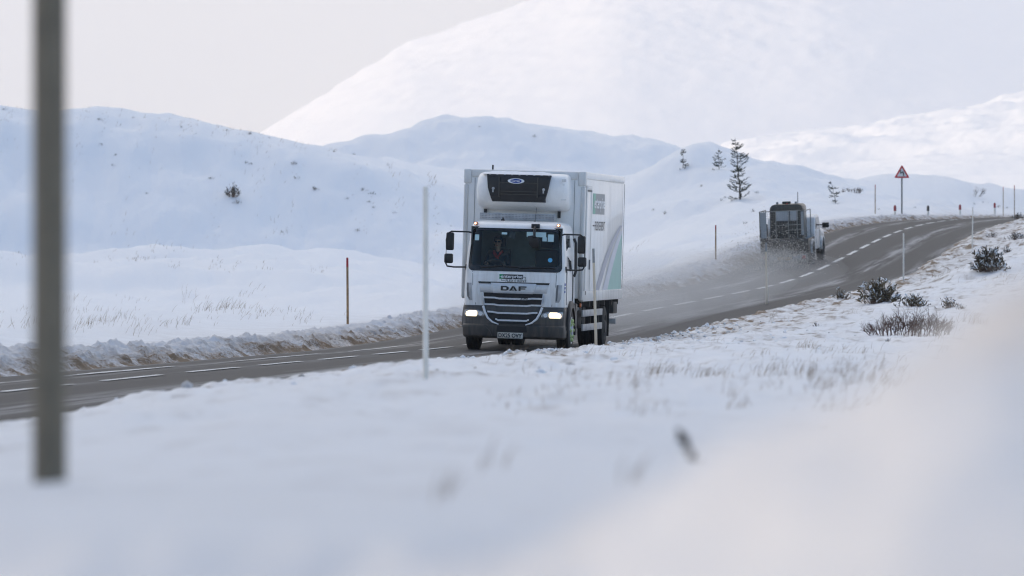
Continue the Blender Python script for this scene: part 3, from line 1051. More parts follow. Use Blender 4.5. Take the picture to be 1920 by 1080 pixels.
CABY = 1.78
zz = [0.87, 1.0, 1.2, 1.4, 1.55, 1.60] + [1.64 + 0.0725 * i for i in range(12)] + [2.47, 2.52, 2.55, 2.575, 2.6, 2.615, 2.63]
NXF = 44
cab = MB()
ring = []
for z in zz:
    w = wz(z)
    row = []
    for i in range(NXF + 1):
        t = -1 + 2 * i / NXF
        x = w * math.sin(t * math.pi / 2) ** 1 if abs(t) < 1 else w * t
        row.append((x, front(x, z), z))
    row += [(w, CABY * k / 4 + front(w, z) * (1 - k / 4), z) for k in range(1, 5)]
    row += [(w - 2 * w * k / 8, CABY, z) for k in range(1, 9)]
    row += [(-w, CABY * (1 - k / 4) + front(w, z) * k / 4, z) for k in range(1, 4)]
    ring.append(row)
nr_ = len(ring[0])
vs = [p for row in ring for p in row]
fs = []
for j in range(len(zz) - 1):
    for i in range(nr_):
        k = (i + 1) % nr_
        if i < NXF:
            xa, xb, za, zb2 = ring[j][i][0], ring[j][i + 1][0], zz[j], zz[j + 1]
            lim_ = 0.985 + (za - 1.585) / 0.89 * -0.06 - 0.012
            if za > 1.60 and zb2 < 2.46 and abs(xa) < lim_ and abs(xb) < lim_:
                continue
        fs.append((j * nr_ + i, j * nr_ + k, (j + 1) * nr_ + k, (j + 1) * nr_ + i))
fs.append(tuple((len(zz) - 1) * nr_ + i for i in range(nr_)))
cab.add(vs, fs)
cabo = cab.build('cab', M['white'], truck, angle=30)

# windscreen: black border ring, glass, what is stuck on it
out_ = rrect(1.585, 2.475, -0.985, 0.985, -0.925, 0.925, 0.12)
inn_ = rrect(1.70, 2.42, -0.93, 0.93, -0.875, 0.875, 0.10)
# equal counts for both loops


def resample(o_, n):
    L_ = [0]
    for a, b in zip(o_, o_[1:] + o_[:1]):
        L_.append(L_[-1] + (b - a).length)
    res = []
    for k in range(n):
        t = L_[-1] * k / n
        i = max(j for j in range(len(o_)) if L_[j] <= t)
        a, b = o_[i], o_[(i + 1) % len(o_)]
        res.append(a.lerp(b, (t - L_[i]) / max(1e-9, L_[i + 1] - L_[i])))
    return res


NO = 120
oo, ii = resample(out_, NO), resample(inn_, NO)
g = MB()
vs = [onf(p.x, p.y, 0.008) for p in oo] + [onf(p.x, p.y, 0.006) for p in ii] + [onf(p.x, p.y, -0.02) for p in oo] + [onf(p.x, p.y, -0.02) for p in ii]
fs = []
for i in range(NO):
    k = (i + 1) % NO
    fs += [(i, k, NO + k, NO + i), (2 * NO + i, 2 * NO + k, k, i), (NO + i, NO + k, 3 * NO + k, 3 * NO + i)]
g.add(vs, fs)
ws = band(MB(), rows_of(rrect(1.69, 2.43, -0.94, 0.94, -0.885, 0.885, 0.10)), 0.0, nx=24).build('windscreen', M['glass'], truck)
g.build('windscreen_border', M['gasket'], ws)


def patch_on(name, z0, z1, x0, x1, m, parent, off=0.006, nx=4):
    return band(MB(), [(z0, x0, x1), ((z0 + z1) / 2, x0, x1), (z1, x0, x1)], off, thick=0.003, nx=nx).build(name, m, parent, smooth=False)


for a in ((2.21, 2.33, -0.865, -0.775), (2.345, 2.39, -0.30, -0.19), (2.31, 2.41, 0.22, 0.62), (2.225, 2.31, 0.55, 0.64), (2.22, 2.37, 0.66, 0.78)):
    patch_on('paper_sticker', *a, M['sticker'], ws, off=0.003)
d_ = MB()
d_.prism([onf(0.73 + 0.045 * math.cos(2 * math.pi * k / 20), 1.84 + 0.045 * math.sin(2 * math.pi * k / 20), 0.006) for k in range(20)], (0, -0.002, 0))
d_.build('blue_disc_sticker', M['disc_blue'], ws, smooth=False)
patch_on('dash_camera', 2.27, 2.42, -0.145, -0.02, M['black'], ws, off=-0.01)
for x0, x1, zt in ((-0.72, 0.08, 1.70), (0.10, 0.85, 1.69)):
    MB().tube([onf(x0, 1.655, 0.03), onf((x0 + x1) / 2, zt - 0.01, 0.03), onf(x1, zt - 0.02, 0.03)], 0.012, 6).build('wiper', M['black'], truck)
# cab interior
it = MB().box(-0.95, 0.95, 1.60, 1.66, 0.95, 2.5).box(-0.95, 0.95, 0.35, 1.66, 0.95, 1.0).box(-0.85, 0.85, 0.5, 1.66, 2.5, 2.52)
it.build('cab_back_wall', M['interior_grey'], truck)
MB().box(-0.945, -0.915, 0.22, 1.62, 1.0, 2.5).box(0.915, 0.945, 0.22, 1.62, 1.0, 2.5).box(-0.91, 0.91, 0.25, 0.8, 2.46, 2.50).build('door_lining', M['interior'], truck)
da = MB().box(-0.92, 0.92, 0.30, 0.66, 1.30, 1.66)
dbo = da.build('dashboard', M['dash'], truck, bevel=0.04)
for sx in (-0.50, 0.50):
    st = MB().box(sx - 0.25, sx + 0.25, 0.85, 1.35, 1.15, 1.42)
    seat = st.build('seat', M['interior'], truck, bevel=0.06)
    MB().box(sx - 0.24, sx + 0.24, 1.28, 1.46, 1.40, 2.05).box(sx - 0.13, sx + 0.13, 1.30, 1.42, 2.08, 2.28).build('backrest', M['interior'], seat, bevel=0.05)
wh = MB()
wc = Vector((-0.50, 0.78, 1.66))
wa, wb_ = Vector((1, 0, 0)), Vector((0, -0.62, 0.78))
wh.tube([wc + (wa * math.cos(a) + wb_ * math.sin(a)) * 0.215 for a in [2 * math.pi * k / 28 for k in range(29)]], 0.015, 8, caps=False)
for a in (R(200), R(340), R(270)):
    wh.tube([wc, wc + (wa * math.cos(a) + wb_ * math.sin(a)) * 0.21], 0.013, 6)
wh.ellipsoid(wc, (0.05, 0.04, 0.05))
wh.build('steering_wheel', M['dash'], truck)

# cab front: panel gaps, nameplate, grille
for sx in (-1, 1):
    ln = MB()
    vsl = [(sx * 0.875, 1.58), (sx * 0.865, 1.3), (sx * 0.79, 0.88)]
    for a, b in zip(vsl[:-1], vsl[1:]):
        band(ln, [(a[1], a[0] - 0.005, a[0] + 0.005), (b[1], b[0] - 0.005, b[0] + 0.005)], 0.002, nx=1)
    ln.build('panel_gap', M['seam'], truck, smooth=False)
band(MB(), [(1.325, -0.735, 0.725), (1.345, -0.74, 0.735), (1.365, -0.745, 0.74)], 0.012, thick=0.012, nx=20).build('grille_top_strip', M['gasket'], truck, smooth=False)
np_ = MB()
band(np_, [(1.15, -0.70, -0.42), (1.32, -0.73, -0.48)], 0.010, thick=0.01, nx=6)
band(np_, [(1.13, -0.42, 0.40), (1.17, -0.44, 0.42), (1.345, -0.48, 0.47)], 0.022, thick=0.02, nx=14)
band(np_, [(1.15, 0.41, 0.69), (1.32, 0.475, 0.725)], 0.010, thick=0.01, nx=6)
npl = np_.build('name_panel', M['silver'], truck, bevel=0.004)
# heavy capital letters
LT = MB()


def strokes(mb, polys, ox, oz, w, h, y, dep):
    for pl in polys:
        pts = [(ox + px_ * w, y, oz + pz_ * h) for px_, pz_ in pl]
        mb.prism(pts, (0, -dep, 0))


yD = front(0, 1.24) - 0.032
Dp = [[(0, 0), (0.26, 0), (0.26, 1), (0, 1)], [(0.27, 0), (0.7, 0), (0.86, 0.12), (0.7, 0.26), (0.27, 0.26)], [(0.27, 0.74), (0.7, 0.74), (0.86, 0.88), (0.7, 1), (0.27, 1)],
      [(0.71, 0.27), (0.87, 0.12), (1.0, 0.3), (1.0, 0.7), (0.87, 0.88), (0.71, 0.73)]]
Ap = [[(0, 0), (0.28, 0), (0.62, 1), (0.38, 1)], [(0.74, 0), (1.02, 0), (0.64, 1), (0.52, 0.63)], [(0.36, 0.05), (0.6, 0.05), (0.52, 0.3), (0.44, 0.3)]]
Fp = [[(0, 0), (0.26, 0), (0.26, 1), (0, 1)], [(0.27, 0.74), (1, 0.74), (1, 1), (0.27, 1)], [(0.27, 0.33), (0.85, 0.33), (0.85, 0.56), (0.27, 0.56)]]
for P_, ox in ((Dp, -0.265), (Ap, -0.09), (Fp, 0.105)):
    strokes(LT, P_, ox, 1.19, 0.165, 0.095, yD, 0.008)
LT.build('lettering', M['logo_black'], npl, smooth=False)

gr = MB()
band(gr, [(0.50, -0.30, 0.28), (0.52, -0.42, 0.40), (0.58, -0.53, 0.51), (0.68, -0.58, 0.56), (0.86, -0.61, 0.59), (1.14, -0.645, 0.625)], 0.006, thick=0.02, nx=20)
gro = gr.build('grille', M['grille'], truck, smooth=False)
for sx in (-1, 1):                               # bright edges of the upper grille
    cs = MB()
    ln_ = [(1.14, 0.635), (1.0, 0.618), (0.88, 0.60)]
    for a, b in zip(ln_[:-1], ln_[1:]):
        band(cs, [(b[0], sx * b[1] - 0.018 - 0.01, sx * b[1] + 0.018 - 0.01), (a[0], sx * a[1] - 0.018 - 0.01, sx * a[1] + 0.018 - 0.01)], 0.024, thick=0.02, nx=2)
    cs.build('grille_surround', M['silver'], gro, bevel=0.003)


def bar(z, w, dz, t):
    mb = MB()
    k = 0.30
    pts = [(-w, z + dz), (-k - 0.10, z), (-k, z - 0.015 + dz * 0), (k - 0.03, z - 0.015), (k + 0.08, z), (w - 0.02, z + dz)]
    P = [onf(a, b, 0.028) for a, b in pts]
    Tt = [onf(a, b - t, 0.02) for a, b in pts]
    n = len(P)
    vs_ = P + Tt + [(x, y + 0.03, zq) for x, y, zq in Tt] + [(x, y + 0.03, zq) for x, y, zq in P]
    fs_ = []
    for r_i in range(4):
        for i in range(n - 1):
            a0, b0 = r_i * n, ((r_i + 1) % 4) * n
            fs_.append((a0 + i, a0 + i + 1, b0 + i + 1, b0 + i))
    fs_ += [(0, n, 2 * n, 3 * n), (n - 1, 4 * n - 1, 3 * n - 1, 2 * n - 1)]
    mb.add(vs_, fs_)
    return mb.build('chrome_bar', M['chrome'], gro, smooth=False)


bar(1.055, 0.63, 0.0, 0.036)
bar(0.915, 0.60, 0.0, 0.036)
bar(0.755, 0.55, 0.0, 0.032)
bar(0.60, 0.40, 0.0, 0.030)
text('lettering', '230', 0.16, 0.035, (0.22, front(0.22, 1.03) - 0.034, 1.03), FRONT, M['letter_dark'], gro, bold=0.02)

# recessed air scoops at the cab corners
for sx in (-1, 1):
    sc = MB()
    band(sc, [(0.97, sx * 0.90 - 0.035, sx * 0.90 + 0.035), (1.05, sx * 0.925 - 0.055, sx * 0.925 + 0.05), (1.2, sx * 0.935 - 0.06, sx * 0.935 + 0.05), (1.33, sx * 0.94 - 0.055, sx * 0.94 + 0.05)], 0.006, thick=0.01, nx=4)
    so_ = sc.build('air_scoop', M['rail'], truck, bevel=0.002)
    sd = MB()
    band(sd, [(1.0, sx * 0.90 - 0.032, sx * 0.90 - 0.008), (1.05, sx * 0.925 - 0.055, sx * 0.925 - 0.02), (1.2, sx * 0.935 - 0.06, sx * 0.935 - 0.02), (1.33, sx * 0.94 - 0.055, sx * 0.94 - 0.02)], 0.010, thick=0.004, nx=2)
    sd.build('scoop_slot', M['seam'], so_, smooth=False)

# rental panel on the bonnet
yb = front(0, 1.5) - 0.005
lg = MB().box(-0.305, 0.185, yb - 0.002, yb + 0.02, 1.43, 1.525)
lgo = lg.build('name_board', M['logo_black'], truck, smooth=False)
MB().box(-0.305, -0.225, yb - 0.005, yb - 0.003, 1.43, 1.525).build('green_corner', M['logo_green'], lgo, smooth=False)
text('lettering', 'enterprise', 0.445, 0.085, (-0.047, yb - 0.007, 1.472), FRONT, M['letter_white'], lgo, bold=0.02)
MB().box(-0.305, -0.27, yb - 0.0065, yb - 0.005, 1.473, 1.481).build('green_dash', M['letter_white'], lgo, smooth=False)
text('lettering', 'FLEX·E·RENT', 0.43, 0.05, (0.045, front(0, 1.385) - 0.008, 1.395), FRONT, M['letter_dark'], truck, bold=0.006)
ul = MB().box(-0.265, -0.19, yb - 0.004, yb, 1.392, 1.399).box(-0.265, -0.258, yb - 0.004, yb, 1.4, 1.42).box(0.187, 0.245, yb - 0.004, yb, 1.468, 1.475).box(0.238, 0.245, yb - 0.004, yb, 1.43, 1.467)
ul.build('logo_line', M['letter_dark'], truck, smooth=False)

# bumper
bz = [0.20, 0.24, 0.34, 0.46, 0.49, 0.60, 0.80, 0.865, 0.87]
bw = [1.02, 1.055, 1.065, 1.065, 1.055, 1.055, 1.06, 1.045, 1.0]
by = [0.03, -0.03, -0.05, -0.05, -0.02, -0.02, -0.01, 0.0, 0.06]


def bfront(x, z):
    w, y0 = float(np.interp(z, bz, bw)), float(np.interp(z, bz, by))
    k = min(1, abs(x) / w)
    return y0 + 0.05 * k * k + 0.17 * (1 - (1 - k ** 7) ** 0.5)


bp = MB()
vs, NB = [], 40
for z, w in zip(bz, bw):
    vs += [(w * math.sin((-1 + 2 * i / NB) * math.pi / 2), bfront(w * math.sin((-1 + 2 * i / NB) * math.pi / 2), z), z) for i in range(NB + 1)]
    vs += [(w, 0.62, z), (-w, 0.62, z)]
c_ = NB + 3
fs = [(j * c_ + i, j * c_ + (i + 1) % c_, (j + 1) * c_ + (i + 1) % c_, (j + 1) * c_ + i) for j in range(len(bz) - 1) for i in range(c_)]
fs += [tuple(range(c_)), tuple((len(bz) - 1) * c_ + i for i in range(c_))]
bp.add(vs, fs)
bpo = bp.build('bumper', M['bumper'], truck, angle=28)


def bband(mb, rows, off, thick=None, nx=12):
    vs_ = []
    for z, a, b in rows:
        vs_ += [(a + (b - a) * i / nx, bfront(a + (b - a) * i / nx, z) - off, z) for i in range(nx + 1)]
    c = nx + 1
    n = len(rows)
    fs_ = [(j * c + i, j * c + i + 1, (j + 1) * c + i + 1, (j + 1) * c + i) for j in range(n - 1) for i in range(nx)]
    if thick:
        b0 = len(vs_)
        vs_ += [(x, y + thick, z) for x, y, z in vs_]
        loop = [i for i in range(c)] + [j * c + nx for j in range(1, n)] + [(n - 1) * c + i for i in range(nx - 1, -1, -1)] + [j * c for j in range(n - 2, 0, -1)]
        fs_ += [(a, b0 + a, b0 + b, b) for a, b in zip(loop, loop[1:] + loop[:1])]
    return mb.add(vs_, fs_)


bband(MB(), [(0.505, -0.26, 0.24), (0.53, -0.38, 0.36), (0.60, -0.48, 0.46), (0.70, -0.545, 0.525), (0.868, -0.60, 0.58)], 0.012, 0.01, 16).build('lower_grille', M['grille'], bpo, smooth=False)
up = [(-0.625, 0.86), (-0.585, 0.74), (-0.52, 0.62), (-0.42, 0.535), (-0.29, 0.49)]
for sx in (1, -1):                               # bright U round the lower grille
    uc = MB()
    P = [(sx * (x + 0.01) - 0.01, bfront(x, z) - 0.02, z) for x, z in up]
    uc.tube(P, [0.028, 0.026, 0.024, 0.020, 0.012], 6)
    uc.build('grille_trim', M['chrome'], bpo)
bar2 = []
for z, w in ((0.755, 0.53), (0.605, 0.36)):
    mb = MB()
    P = [(-w, z + 0.01), (-0.42 if w > 0.5 else -0.33, z + 0.005), (-0.31, z - 0.012), (0.29, z - 0.012), (0.40 if w > 0.5 else 0.31, z + 0.005), (w - 0.02, z + 0.01)]
    for a, b in zip(P[:-1], P[1:]):
        mb.prism([(a[0], bfront(a[0], a[1]) - 0.035, a[1] - 0.035), (b[0], bfront(b[0], b[1]) - 0.035, b[1] - 0.035), (b[0], bfront(b[0], b[1]) - 0.04, b[1]), (a[0], bfront(a[0], a[1]) - 0.04, a[1])], (0, -0.02, 0))
    mb.build('chrome_bar', M['chrome'], bpo, smooth=False)
for sx in (-1, 1):                               # raised outer corners of the bumper, low down
    cx_ = [(0.25, 0.42, 1.04), (0.36, 0.47, 1.05), (0.44, 0.56, 1.05), (0.455, 0.60, 1.04)]
    bband(MB(), [(z, min(sx * a, sx * b), max(sx * a, sx * b)) for z, a, b in cx_], 0.03, 0.06, 10).build('bumper_corner', M['bumper'], bpo, angle=28)
bband(MB(), [(0.34, -0.33, 0.31), (0.46, -0.31, 0.29)], 0.006, 0.01, 6).build('towing_hatch', M['grille'], bpo, smooth=False)
for sx in (-1, 1):
    lo_, hi_ = (0.60, 1.02)
    rows = [(0.635, 0.60, 1.00), (0.68, 0.585, 1.03), (0.73, 0.60, 1.03), (0.775, 0.72, 1.02)]
    hl = bband(MB(), [(z, min(sx * a, sx * b), max(sx * a, sx * b)) for z, a, b in rows], 0.012, 0.02, 12).build('headlight', M['lens'], truck, bevel=0.004)
    lr = [(0.642, 0.765, 0.975), (0.68, 0.745, 1.0), (0.735, 0.745, 0.985), (0.765, 0.77, 0.91)]
    bband(MB(), [(z, min(sx * a, sx * b), max(sx * a, sx * b)) for z, a, b in lr], 0.020, 0.007, 6).build('lit_lamp', M['lamp'], hl, bevel=0.003)
    md = MB()
    cxx = sx * 0.675
    md.prism([(cxx + 0.04 * math.cos(2 * math.pi * k / 16), bfront(cxx, 0.69) - 0.022, 0.695 + 0.04 * math.sin(2 * math.pi * k / 16)) for k in range(16)], (0, -0.01, 0))
    md.build('lamp_bowl', M['chrome'], hl)
yp = bfront(0, 0.25) - 0.028
pl_ = MB().box(-0.30, 0.225, yp, yp + 0.012, 0.205, 0.325).build('number_plate', M['plate_white'], truck, bevel=0.003)
text('lettering', 'DX25 OVY', 0.49, 0.088, (-0.038, yp - 0.003, 0.266), FRONT, M['letter_dark'], pl_, bold=0.035)
MB().box(-0.24, 0.16, yp - 0.002, yp - 0.0005, 0.212, 0.217).build('plate_line', M['seam'], pl_, smooth=False)

# cab side (the side away from the driver): door glass, gap, grab handle, corner lamp
sd = MB()
sd.prism([(1.051, 0.42, 1.62), (1.049, 1.25, 1.62), (0.985, 1.25, 2.36), (0.985, 0.62, 2.36), (1.01, 0.48, 2.1)], (0.01, 0, 0)).build('side_window', M['sideglass'], truck, smooth=False)
sd2 = MB()
for y_ in (0.36, 1.34):
    sd2.box(1.045, 1.064, y_ - 0.008, y_ + 0.008, 0.92, 1.62)
sd2.build('door_gap', M['seam'], truck, smooth=False)
MB().tube([(1.07, 1.45, 1.50), (1.10, 1.46, 1.6), (1.09, 1.46, 2.2), (1.05, 1.45, 2.3)], 0.03, 8).build('air_intake', M['black'], truck)
MB().tube([(1.05, 1.40, 0.95), (1.05, 1.40, 1.5)], 0.02, 6).build('grab_handle', M['black'], truck)
for sx in (-1, 1):
    ml = MB().ellipsoid((sx * 0.865, 0.225, 2.56), (0.022, 0.02, 0.022)).build('marker_lamp', M['lamp_small'], truck)
    mh = MB().box(sx * 0.865 - 0.035, sx * 0.865 + 0.035, 0.245, 0.36, 2.53, 2.59).build('lamp_base', M['amber'], ml, bevel=0.01)
rb = MB()
for k in range(3):
    z_ = 1.32 - 0.075 * k
    band(rb, [(z_, 1.035, 1.052), (z_ + 0.05, 1.035, 1.052)], 0.012, thick=0.004, nx=2)
rb.build('warning_stripe', M['badge_blue'], truck, smooth=False)


def mirror(sx, zt):
    arm = MB()
    X = sx * 1.44
    P = [(sx * 0.93, 0.30, 2.36), (sx * 1.0, 0.22, 2.38), (sx * 1.34, 0.10, 2.38), (sx * 1.42, 0.08, 2.33), (X, 0.08, 2.2), (X, 0.08, 1.72), (sx * 1.41, 0.08, 1.66), (sx * 1.28, 0.12, 1.645), (sx * 1.03, 0.26, 1.65)]
    arm.tube(P, 0.017, 8)
    ao = arm.build('mirror_arm', M['black'], truck)
    MB().box(min(sx * 1.29, sx * 1.45), max(sx * 1.29, sx * 1.45), 0.07, 0.20, 1.99, 2.36).build('mirror_housing', M['black'], ao, bevel=0.035, seg=3)
    MB().box(min(sx * 1.30, sx * 1.48), max(sx * 1.30, sx * 1.48), 0.07, 0.19, 1.72, 1.92).build('mirror_housing', M['black'], ao, bevel=0.035, seg=3)
    MB().box(min(sx * 0.93, sx * 1.06), max(sx * 0.93, sx * 1.06), 0.24, 0.36, 1.58, 1.72).build('arm_bracket', M['black'], ao, bevel=0.03)


mirror(-1, 2.36)
mirror(1, 2.36)
fm = MB().box(0.32, 0.49, 0.08, 0.20, 2.49, 2.58).tube([(0.40, 0.09, 2.52), (0.40, -0.02, 2.46), (0.41, -0.06, 2.30)], 0.03, 8)
fmo = fm.build('front_mirror_arm', M['black'], truck, bevel=0.012)
MB().add([(0.27, -0.10, 2.33), (0.40, -0.02, 2.35), (0.53, -0.10, 2.25), (0.50, -0.06, 2.08), (0.38, -0.04, 2.08), (0.31, -0.08, 2.14),
          (0.29, 0.02, 2.31), (0.40, 0.06, 2.33), (0.50, 0.02, 2.24), (0.48, 0.04, 2.10), (0.38, 0.05, 2.10), (0.32, 0.03, 2.16)],
         [(0, 1, 2, 3, 4, 5), (11, 10, 9, 8, 7, 6)] + [(i, 6 + i, 6 + (i + 1) % 6, (i + 1) % 6) for i in range(6)]).build('mirror_housing', M['black'], fmo, bevel=0.012)
# aerials and horns on the roof
MB().tube([(0.30, 0.75, 2.60), (0.31, 0.75, 2.64)], [0.05, 0.02], 8).tube([(0.31, 0.75, 2.63), (0.33, 0.78, 2.92)], 0.005, 5).build('aerial', M['black'], truck)
MB().box(-0.40, -0.33, 0.7, 0.8, 2.62, 2.66).tube([(-0.36, 0.75, 2.65), (-0.36, 0.75, 2.70)], 0.02, 6).build('roof_beacon_mount', M['black'], truck)
MB().tube([(-0.80, 2.1, 3.4), (-0.79, 2.1, 3.80)], 0.02, 6).build('exhaust_stub', M['chassis'], truck)
# perforated plate behind the cab roof
lb = MB().box(-0.93, 0.66, 1.30, 1.36, 2.65, 2.79)
lbo = lb.build('deflector_plate', M['rail'], truck, bevel=0.008)
hp = MB()
for i in range(52):
    for j in range(3):
        hp.box(-0.91 + i * 0.03, -0.895 + i * 0.03, 1.297, 1.2995, 2.685 + j * 0.034, 2.70 + j * 0.034)
hp.build('perforation', M['seam'], lbo, smooth=False)

# ------------------------------------------------ cargo box
BX0, BX1, BY0, BY1, BZ0, BZ1 = -1.28, 1.28, 1.98, 9.35, 1.0, 3.70
cb = MB().box(BX0 + 0.02, BX1 - 0.02, BY0 + 0.02, BY1, BZ0 + 0.04, BZ1 - 0.02)
cbo = cb.build('cargo_box', M['boxwhite'], truck, bevel=0.02)
tr = MB()
for sx in (-1, 1):
    tr.box(min(sx * 1.19, sx * 1.285), max(sx * 1.19, sx * 1.285), BY0 - 0.005, BY0 + 0.16, BZ0, BZ1 - 0.31)
    tr.box(min(sx * 1.13, sx * 1.292), max(sx * 1.13, sx * 1.292), BY0 - 0.012, BY0 + 0.20, BZ1 - 0.30, BZ1 + 0.005)
tr.box(-1.127, 1.127, BY0 - 0.005, BY0 + 0.16, BZ1 - 0.17, BZ1)
tr.build('corner_trim', M['trim'], cbo, bevel=0.03, seg=3)
rl = MB().box(1.20, 1.283, BY0 + 0.21, BY1 + 0.01, BZ1 - 0.15, BZ1 + 0.003).box(-1.283, -1.20, BY0 + 0.21, BY1 + 0.01, BZ1 - 0.15, BZ1 + 0.003)
rl.build('roof_rail', M['boxwhite'], cbo, bevel=0.03, seg=3)
MB().box(1.20, 1.290, BY0 + 0.165, BY1 + 0.01, BZ0 - 0.02, BZ0 + 0.20).box(-1.290, -1.20, BY0 + 0.165, BY1 + 0.01, BZ0 - 0.02, BZ0 + 0.20).build('side_rail', M['trim'], cbo, bevel=0.01)
MB().box(1.285, 1.289, BY1 - 0.06, BY1 + 0.012, BZ0 + 0.21, BZ1 - 0.16).build('rear_edge', M['seam'], cbo, smooth=False)
MB().box(-1.06, -1.052, BY0 + 0.014, BY0 + 0.022, BZ0 + 0.1, BZ1 - 0.18).box(1.052, 1.06, BY0 + 0.014, BY0 + 0.022, BZ0 + 0.1, BZ1 - 0.18).build('panel_seam', M['seam'], cbo, smooth=False)
# side door right behind the front corner
dr = MB().box(1.265, 1.284, 2.36, 3.12, 1.10, 3.30).build('side_door', M['boxwhite'], truck, bevel=0.008)
fr_ = MB().box(1.262, 1.296, 2.27, 2.34, 1.05, 3.42).box(1.262, 1.290, 3.14, 3.19, 1.05, 3.42).box(1.262, 1.292, 2.35, 3.13, 3.33, 3.42)
fr_.build('door_frame', M['trim'], dr, bevel=0.008)
MB().box(1.266, 1.2985, 2.30, 3.13, 3.30, 3.325).box(1.284, 1.31, 2.95, 3.02, 1.65, 1.86).box(1.284, 1.30, 2.36, 2.45, 1.12, 1.20).build('door_handle', M['seam'], dr, smooth=False)


def side_patch(name, pts, m, parent, off=0.0):
    return MB().prism([(1.264 + off, y, z) for y, z in pts], (0.003, 0, 0)).build(name, m, parent, smooth=False)


sb_ = side_patch('name_board', [(3.60, 2.83), (5.75, 2.83), (5.75, 3.27), (3.60, 3.27)], M['logo_grey'], truck, 0.0)
side_patch('green_corner', [(3.60, 2.83), (4.05, 2.83), (4.05, 3.27), (3.60, 3.27)], M['logo_pale_green'], sb_, 0.003)
text('lettering', 'enterprise', 1.95, 0.31, (1.271, 4.75, 3.03), SIDE, M['letter_white'], sb_, bold=0.025)
text('lettering', 'FLEX·E·RENT', 1.85, 0.19, (1.268, 4.95, 2.58), SIDE, M['letter_dark'], cbo, bold=0.012)
MB().box(1.262, 1.267, 3.68, 3.96, 2.57, 2.60).build('logo_line', M['letter_dark'], cbo, smooth=False)


def ymap(u):
    return float(np.interp(u, [1097, 1167], [1.98, 9.35]))


def zmap(v, u):
    y = ymap(u)
    return float((np.interp(u, [1097, 1167], [559.6, 552.0]) - v) / np.interp(u, [1097, 1167], [89.0, 83.2]) + 1.0)


def curve(zoom):
    return [(ymap(1080 + 0.2222 * a), zmap(320 + 0.2222 * b, 1080 + 0.2222 * a)) for a, b in zoom]


def between(l, r, name, m, off):
    L_, R_ = curve(l), curve(r)
    mb = MB()
    n = 16
    zs = np.linspace(1.2, min(L_[-1][1], R_[-1][1]), n)

    def at(c, z):
        q_ = sorted((b, a) for a, b in c)
        return float(np.interp(z, [k[0] for k in q_], [k[1] for k in q_]))
    vs_ = [(1.264 + off, min(at(c, z), BY1 - 0.065), z) for z in zs for c in (L_, R_)]
    fs_ = [(2 * i, 2 * i + 1, 2 * i + 3, 2 * i + 2) for i in range(n - 1)]
    mb.add(vs_, fs_)
    return mb.build(name, m, cbo, smooth=False)


gl_ = [(178, 1002), (200, 900), (240, 740), (300, 570), (350, 470), (388, 408)]
gr_ = [(208, 1002), (232, 900), (270, 745), (322, 585), (366, 485), (390, 440)]
pl2 = [(234, 1002), (258, 890), (295, 720), (340, 570), (376, 480), (392, 450)]
pr2 = [(275, 1002), (292, 900), (325, 745), (360, 600), (384, 520), (394, 485)]
br2 = [(400, 1002), (400, 480)]
between(gl_, gr_, 'side_stripe', M['stripe_grey'], 0.0015)
between(pl2, pr2, 'side_stripe', M['stripe_pale'], 0.0015)
between(pr2, br2, 'side_panel', M['stripe_green'], 0.0015)

# fridge unit over the cab
fu = MB()
fzs = [2.86, 2.90, 2.97, 3.08, 3.30, 3.52, 3.60, 3.635]
fw_ = [0.86, 0.93, 0.965, 0.975, 0.975, 0.955, 0.93, 0.88]
fy_ = [1.80, 1.62, 1.42, 1.30, 1.22, 1.26, 1.34, 1.5]
vs = []
for z, w, y in zip(fzs, fw_, fy_):
    row = []
    for i in range(25):
        t = -1 + 2 * i / 24
        x = w * math.sin(t * math.pi / 2)
        row.append((x, y + 0.30 * (1 - (1 - min(1, abs(x) / w) ** 5) ** 0.5) * 0.9, z))
    row += [(w, 2.02, z), (-w, 2.02, z)]
    vs += row
fs = [(j * 27 + i, j * 27 + (i + 1) % 27, (j + 1) * 27 + (i + 1) % 27, (j + 1) * 27 + i) for j in range(len(fzs) - 1) for i in range(27)]
fs += [tuple(range(27)), tuple((len(fzs) - 1) * 27 + i for i in range(27))]
fu.add(vs, fs)
fuo = fu.build('fridge_unit', M['white'], truck, angle=40)
# black louvred front: outer shell, two deeper side bays, lip
ys = {3.62: 1.20, 3.50: 1.165, 3.30: 1.15, 3.12: 1.17, 3.04: 1.20}


def fxl(z):
    return float(np.interp(z, [3.03, 3.10, 3.30, 3.62], [-0.66, -0.69, -0.755, -0.79]))


def fxr(z):
    return float(np.interp(z, [3.03, 3.10, 3.30, 3.62], [0.45, 0.45, 0.51, 0.565]))


def fyy(z):
    return float(np.interp(z, [3.03, 3.12, 3.3, 3.5, 3.62], [1.17, 1.17, 1.15, 1.16, 1.19]))


